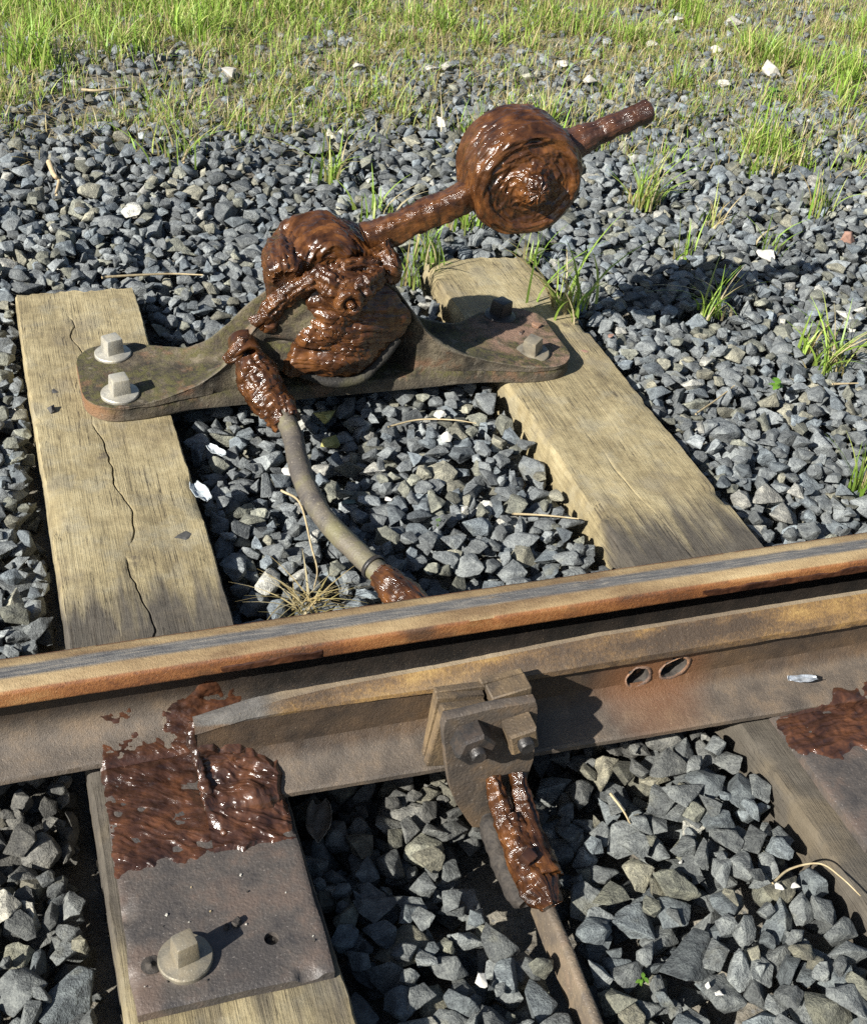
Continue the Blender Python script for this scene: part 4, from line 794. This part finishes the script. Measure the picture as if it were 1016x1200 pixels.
for k, (px, py, s_) in enumerate(((794, 27, .045), (524, 79, .035), (505, 82, .028), (730, 94, .03), (903, 84, .055), (515, 146, .035), (764, 55, .035), (788, 55, .04), (848, 100, .03), (660, 76, .03), (860, 27, .045), (950, 93, .03), (925, 60, .05), (690, 96, .03), (725, 48, .035), (268, 88, .045), (840, 60, .03), (420, 78, .025))):
    odd_stone(px, py, s_, PALE, ['pale limestone lump in the sparse grass behind the counterweight', 'pale limestone lump in the thin grass at upper right', 'pale limestone lump among grass at upper left'][0 if 480 < px < 680 else (1 if px >= 680 else 2)], v=20 + k, flat=.8, group='pale stones in the grass')
odd_stone(460, 83, .028, BRICK, 'red brown fragment in the grass at upper left', 'brick_fragment', 'brick', v=8) if False else None
odd_stone(60, 481, .015, CHIP, 'dark chip standing on the left sleeper beside the stand foot', 'stone_chip', 'chip', v=7, flat=1.4, z=0.)
odd_stone(215, 629, .017, CHIP, 'flat dark chip near the right edge of the left sleeper', 'stone_chip', 'chip', v=9, flat=.25, z=0.)
odd_stone(66, 458, .011, CHIP, 'thin dark splinter on the left sleeper', 'stone_chip', 'chip', v=10, flat=.2, z=0.)
odd_stone(684, 412, .012, BRICK, 'small rust flake on the right sleeper beside the stand foot', 'rust_flake', 'chip', v=12, flat=.3, z=0.)
odd_stone(715, 396, .012, BRICK, 'small rust flake nearer the right edge of the right sleeper', 'rust_flake', 'chip', v=13, flat=.3, z=0.)

# ------------------------------------------------------------------ scraps, twigs
def scrap(name, px, py, w_, l_, rz, mat, label, cat, curl=.3, seed=0):
    q = at(px, py, -.03); zz = hz(q[0], q[1]); zz = .0 if zz > 1 else zz; q = at(px, py, zz + .004)
    u_, v_ = np.meshgrid(np.linspace(-1, 1, 14), np.linspace(-1, 1, 18), indexing='ij'); wid = w_ * (1 - .5 * np.abs(v_) ** 2.5); X = u_ * wid + .004 * fbm(P3(v_ * 2, 0, seed), 2, seed); Y = v_ * l_
    Z = curl * w_ * (u_ ** 2 + .4 * v_ ** 2) + (fbm(P3(u_ * 1.6, v_ * 1.6, seed), 3, seed) - .5) * w_ * 1.1 + .006; c, s = math.cos(rz), math.sin(rz)
    B = P3(q[0] + X * c - Y * s, q[1] + X * s + Y * c, zz + Z); n = gnormal(B); V = np.concatenate([B.reshape(-1, 3), (B - n * .0012).reshape(-1, 3)]); f = gridf(14, 18); N = 14 * 18
    iu = np.concatenate([np.arange(14) * 18, 13 * 18 + np.arange(1, 18), np.arange(12, -1, -1) * 18 + 17, np.arange(16, 0, -1)]); k2 = np.roll(iu, -1)
    return tag(obj(name, V, [f, f[:, ::-1] + N, np.stack([iu, k2, k2 + N, iu + N], 1)], mat, org=(q[0], q[1], zz)), label, cat)
scrap('plastic_scrap', 234, 580, .014, .030, .3, PAPER, 'crumpled white scrap beside the left sleeper', 'litter', .5, 3)
scrap('plastic_scrap', 253, 530, .010, .024, .6, PAPER, 'pale blue white sliver of litter under the left foot', 'litter', .3, 5)
scrap('dry_leaf', 372, 968, .018, .034, -.25, DRYLEAF, 'dry curled leaf leaning against the slide plate', 'leaf', .8, 7)
q = at(930, 822, .05); scrap('metal_scrap', 930, 824, .008, .024, 1.35, FOILM, 'shiny metal scrap lodged in grease at the right plate', 'litter', .3, 9).location.z = .052
def twig(pts, rad, label, mat=STRAW, name='twig', lift=.008):
    P = []
    for px, py in pts:
        q = at(px, py, -.02); zz = hz(q[0], q[1]); zz = .0 if zz > 1 else zz; q = at(px, py, zz + lift); P.append(q)
    P = np.array(P); P[:, 2] = np.maximum(P[:, 2], P[:, 2].mean() - .004); pth = smoothpath(P, 30); R = sweep(pth, rad * (1 - .5 * np.linspace(0, 1, 30)), 7); V, F = tube(R)
    return tag(obj(name, V, F, mat, org=P[0]), label, 'twig')
twig([(58, 190), (64, 205), (70, 215), (66, 228)], .008, 'pale forked twig on the gravel at the left edge', BARK)
twig([(905, 1035), (925, 1020), (960, 1012), (985, 1028), (1008, 1050)], .0019, 'long pale stalk arching over stones near the right plate', STRAW, lift=.02)
twig([(600, 602), (640, 604), (678, 608)], .0025, 'thin straw lying against the broad sleeper')
twig([(455, 502), (490, 495), (530, 492), (558, 496)], .0022, 'thin straw below the front edge of the switch stand')
twig([(120, 325), (170, 322), (205, 326), (238, 324)], .0035, 'long straw across the gravel behind the left foot')
twig([(815, 485), (840, 468), (860, 452)], .0025, 'thin straw on gravel right of the broad sleeper')
twig([(95, 105), (118, 106), (150, 103)], .005, 'pale stick in the grass at upper left')
twig([(975, 450), (1005, 449)], .003, 'short straw at the right edge of the gravel')
twig([(330, 575), (352, 590), (365, 640), (372, 668), (368, 690)], .0025, 'brown stalk rising beside the throw rod', STRAW, lift=.02)
twig([(715, 930), (730, 950), (738, 965)], .0022, 'short straw between stones right of the bracket', STRAW, lift=.012)
twig([(215, 190), (225, 165), (240, 150)], .004, 'pale straw at the edge of the gravel upper left')
twig([(560, 300), (540, 310), (500, 330)], .0018, 'thin straw on the back end of the right sleeper') if False else None

# ------------------------------------------------------------------ grass
GREENS = np.array([(.21, .35, .045), (.29, .42, .07), (.38, .44, .12), (.19, .30, .05)]); DRY = np.array([(.42, .35, .18), (.50, .43, .25), (.38, .30, .14), (.34, .29, .12)])
def blades(x, y, z, h, lean, az, wd, col, rg, nseg=4):
    n = len(x); t = np.linspace(0, 1, nseg + 1); bend = lean[:, None] * (t ** 1.8)[None] * h[:, None]
    cz_ = h[:, None] * (t - .25 * np.clip(lean, 0, 1.4)[:, None] * t ** 2.6)
    C = np.stack([x[:, None] + np.cos(az)[:, None] * bend, y[:, None] + np.sin(az)[:, None] * bend, z[:, None] + cz_], -1)
    tw = az + np.pi / 2 + rg.normal(size=n) * .6; wv = wd[:, None] * (1 - t ** 1.6 * .93)[None]; off = np.stack([np.cos(tw)[:, None] * wv, np.sin(tw)[:, None] * wv, 0 * wv], -1)
    V = np.stack([C - off, C + off], 2).reshape(-1, 3); k = np.arange(n)[:, None] * 2 * (nseg + 1); s = np.arange(nseg)[None] * 2
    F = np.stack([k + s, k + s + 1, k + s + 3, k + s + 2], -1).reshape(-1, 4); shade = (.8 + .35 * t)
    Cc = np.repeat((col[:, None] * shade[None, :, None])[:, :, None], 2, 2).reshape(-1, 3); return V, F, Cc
def gcol(n, rg, dry):
    g = GREENS[rg.integers(0, 4, n)] * rg.uniform(.8, 1.3, (n, 1)); d = DRY[rg.integers(0, 4, n)] * rg.uniform(.75, 1.2, (n, 1)); return np.where((rg.random(n) < dry)[:, None], d, g)
rg = np.random.default_rng(77); N = 330000
x = rg.uniform(-1.0, 4.9, N); y = rg.uniform(3.15, 6.5, N)
lf = sm(1.75, .75, x - .12 * (y - 3.5)); cl = fbm(P3(x * 4.2, y * 4.2, 0), 4, 71); cl2 = fbm(P3(x * 14, y * 14, 0), 2, 75)
start = 3.58 - .12 * lf + .45 * (fbm(P3(x * 3, y * 3, 2), 3, 72) - .5) - .50 * sm(1.4, 2.3, x)
D = sm(0, .30, y - start) * (lf * (.26 + .5 * sm(.42, .55, cl)) + (1 - lf) * (.30 + .50 * sm(.40, .54, cl) + .75 * sm(.58, .64, cl))) * sm(.32, .60, cl2)
D = D * 1.9 + .22 * sm(4.3, 4.8, y) * lf
k = rg.random(N) < D * .80; x, y, lf, cl = x[k], y[k], lf[k], cl[k]; n = len(x)
z = hzv(x, y) - .012
z = np.minimum(z, Tz(x, y) + .012); lush = .8 * lf * sm(4.3, 5.0, y) + (1 - lf) * sm(.60, .68, cl)
h = rg.gamma(5, .0112, n) * (.8 + .75 * lush); dry = .46 - .30 * lush + .10 * (1 - lf)
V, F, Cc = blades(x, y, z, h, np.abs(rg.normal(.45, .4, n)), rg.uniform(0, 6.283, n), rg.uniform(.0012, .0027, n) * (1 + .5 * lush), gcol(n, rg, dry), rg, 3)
nl = 60000; lx = rg.uniform(-.8, 5., nl); ly = rg.uniform(3.3, 6.5, nl); kk = rg.random(nl) < sm(3.3, 4.1, ly) * (.25 + .75 * sm(.42, .55, fbm(P3(lx * 4.2, ly * 4.2, 0), 4, 71))); lx, ly = lx[kk], ly[kk]; nl = len(lx)
lz = hzv(lx, ly); lz = np.minimum(lz, Tz(lx, ly) + .02) - .002
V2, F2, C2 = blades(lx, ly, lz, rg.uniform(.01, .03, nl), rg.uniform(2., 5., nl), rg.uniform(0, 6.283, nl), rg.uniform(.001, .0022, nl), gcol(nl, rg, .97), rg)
F = np.concatenate([F, F2 + len(V)]); V = np.concatenate([V, V2]); Cc = np.concatenate([Cc, C2])
tag(obj('grass', V, F, LEAF, col=Cc), 'green and straw coloured grass growing through the gravel at the back', 'grass', kind='stuff')
def tuft(px, py, nb, h, spread, wd, dry, label, seed, lean=.5, az=None, kind='grass_tuft', cat='grass tuft'):
    rg = np.random.default_rng(seed); q = at(px, py, -.02); zz = hz(q[0], q[1]); zz = 0 if zz > 1 else zz; q = at(px, py, min(zz, .03)); zz = min(zz, .03) - .012
    x = q[0] + rg.normal(size=nb) * spread; y = q[1] + rg.normal(size=nb) * spread; a = rg.uniform(0, 6.283, nb) if az is None else rg.normal(az, .5, nb)
    V, F, Cc = blades(x, y, np.full(nb, zz), h * rg.uniform(.45, 1.15, nb), np.abs(rg.normal(lean, .35, nb)), a, wd * rg.uniform(.6, 1.2, nb), gcol(nb, rg, dry), rg, 6)
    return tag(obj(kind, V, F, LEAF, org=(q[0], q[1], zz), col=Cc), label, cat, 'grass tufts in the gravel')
for a in ((388, 208, 26, .17, .022, .0035, .12, 'leafy green grass tuft at the gravel edge behind the lever hub', 1, .6), (500, 305, 34, .16, .022, .0033, .15, 'green grass tuft at the back left corner of the right sleeper', 2, .4),
          (478, 330, 18, .12, .015, .003, .15, 'short green grass close to the right flank of the switch stand', 12, .3), (662, 362, 40, .22, .030, .0036, .22, 'tall loose grass tuft beside the right sleeper below the counterweight', 3, .55), (838, 366, 34, .14, .018, .003, .2, 'spiky grass tuft growing in the round shadow of the counterweight', 4, 1.0),
          (942, 410, 14, .12, .010, .0042, .05, 'short upright bright grass tuft right of the weight shadow', 5, .15), (968, 430, 42, .16, .020, .0033, .3, 'bushy half dry grass tuft near the right edge', 6, .75), (1003, 572, 22, .13, .010, .0036, .1, 'bright green grass tuft at the right edge above the rail', 7, .3),
          (757, 238, 60, .17, .025, .003, .35, 'dense half dry tuft below the lever handle', 8, .5), (884, 200, 30, .15, .03, .003, .3, 'loose tuft at upper right of the gravel', 9, .5), (960, 245, 30, .15, .035, .003, .25, 'loose green tuft above the brick fragment', 10, .5), (835, 262, 22, .11, .03, .0028, .5, 'thin dry tuft right of the lever handle', 11, .6),
          (905, 292, 12, .12, .02, .003, .25, 'few green blades beside the white rock', 14, .7), (440, 250, 24, .12, .03, .003, .25, 'thin grass behind the lever arm', 15, .6), (200, 180, 40, .13, .05, .003, .3, 'straggling tuft at the grass edge upper left', 16, .6), (545, 262, 34, .14, .02, .0032, .2, 'green tuft seen below the lever arm', 17, .5),
          (800, 300, 16, .12, .02, .003, .2, 'small tuft above the weight shadow', 18, .6), (620, 300, 16, .13, .02, .0033, .1, 'green blades at the back right corner of the right sleeper', 19, .6)):
    tuft(*a)
tuft(362, 712, 60, .085, .018, .0022, 1., 'dry straw coloured tuft against the rail below the throw rod', 31, 1.1, cat='grass tuft')
for a in ((232, 44, 150, .17, .05, .0036, .04, 'lush bright green grass clump at the top left', 41, .5), (40, 70, 150, .17, .06, .0034, .08, 'lush green grass clump at the top left corner', 42, .5), (150, 60, 110, .15, .06, .0032, .12, 'green grass clump between the two lush ones at top left', 43, .5), (985, 90, 110, .15, .05, .0032, .1, 'bright green clump at the top right edge', 44, .5), (890, 66, 80, .12, .04, .003, .1, 'short bright green clump near the pale stones at top right', 45, .5)):
    tuft(*a)
# small broad-leaved seedlings
def seedling(px, py, size, label, seed, nl=9):
    rg = np.random.default_rng(seed); q = at(px, py, -.02); zz = hz(q[0], q[1]); zz = -.03 if zz > 1 else zz; q = at(px, py, zz); root = thing('seedling', (q[0], q[1], zz), label, 'seedling')
    V, F, Cc = blades(np.array([q[0]]), np.array([q[1]]), np.array([zz - .01]), np.array([size * 1.2]), np.array([.1]), np.array([1.]), np.array([.0018]), np.array([[.12, .2, .04]]), rg); obj('stem', V, F, LEAF, root, col=Cc)
    for i in range(nl):
        a = rg.uniform(0, 6.28); L = size * rg.uniform(.5, .9); t = np.linspace(0, 1, 7); wv = np.sin(np.pi * np.clip(t, .03, .97)) * L * .28; zc = zz + size * (.2 + .8 * i / nl) + .25 * L * t - .3 * L * t * t
        C = np.stack([q[0] + np.cos(a) * L * t, q[1] + np.sin(a) * L * t, zc], 1); off = np.stack([-np.sin(a) * wv, np.cos(a) * wv, .15 * wv], 1); off2 = off * [1, 1, -1]
        V = np.stack([C - off2, C, C + off], 1).reshape(-1, 3); obj('leaf', V, gridf(7, 3), LEAF, root, col=np.tile(np.array([.13, .26, .035]) * rg.uniform(.8, 1.2), (21, 1)))
seedling(910, 460, .035, 'pale green seedling in the gravel on the right', 3); seedling(752, 1150, .012, 'tiny green seedling in the shade right of the tie bar', 4, 5); seedling(513, 612, .008, 'tiny bright green sprout between the sleepers', 6, 4); seedling(905, 118, .05, 'leafy green weed among pale stones upper right', 7, 10)
print('stones', len(PL), 'grass blades', n)
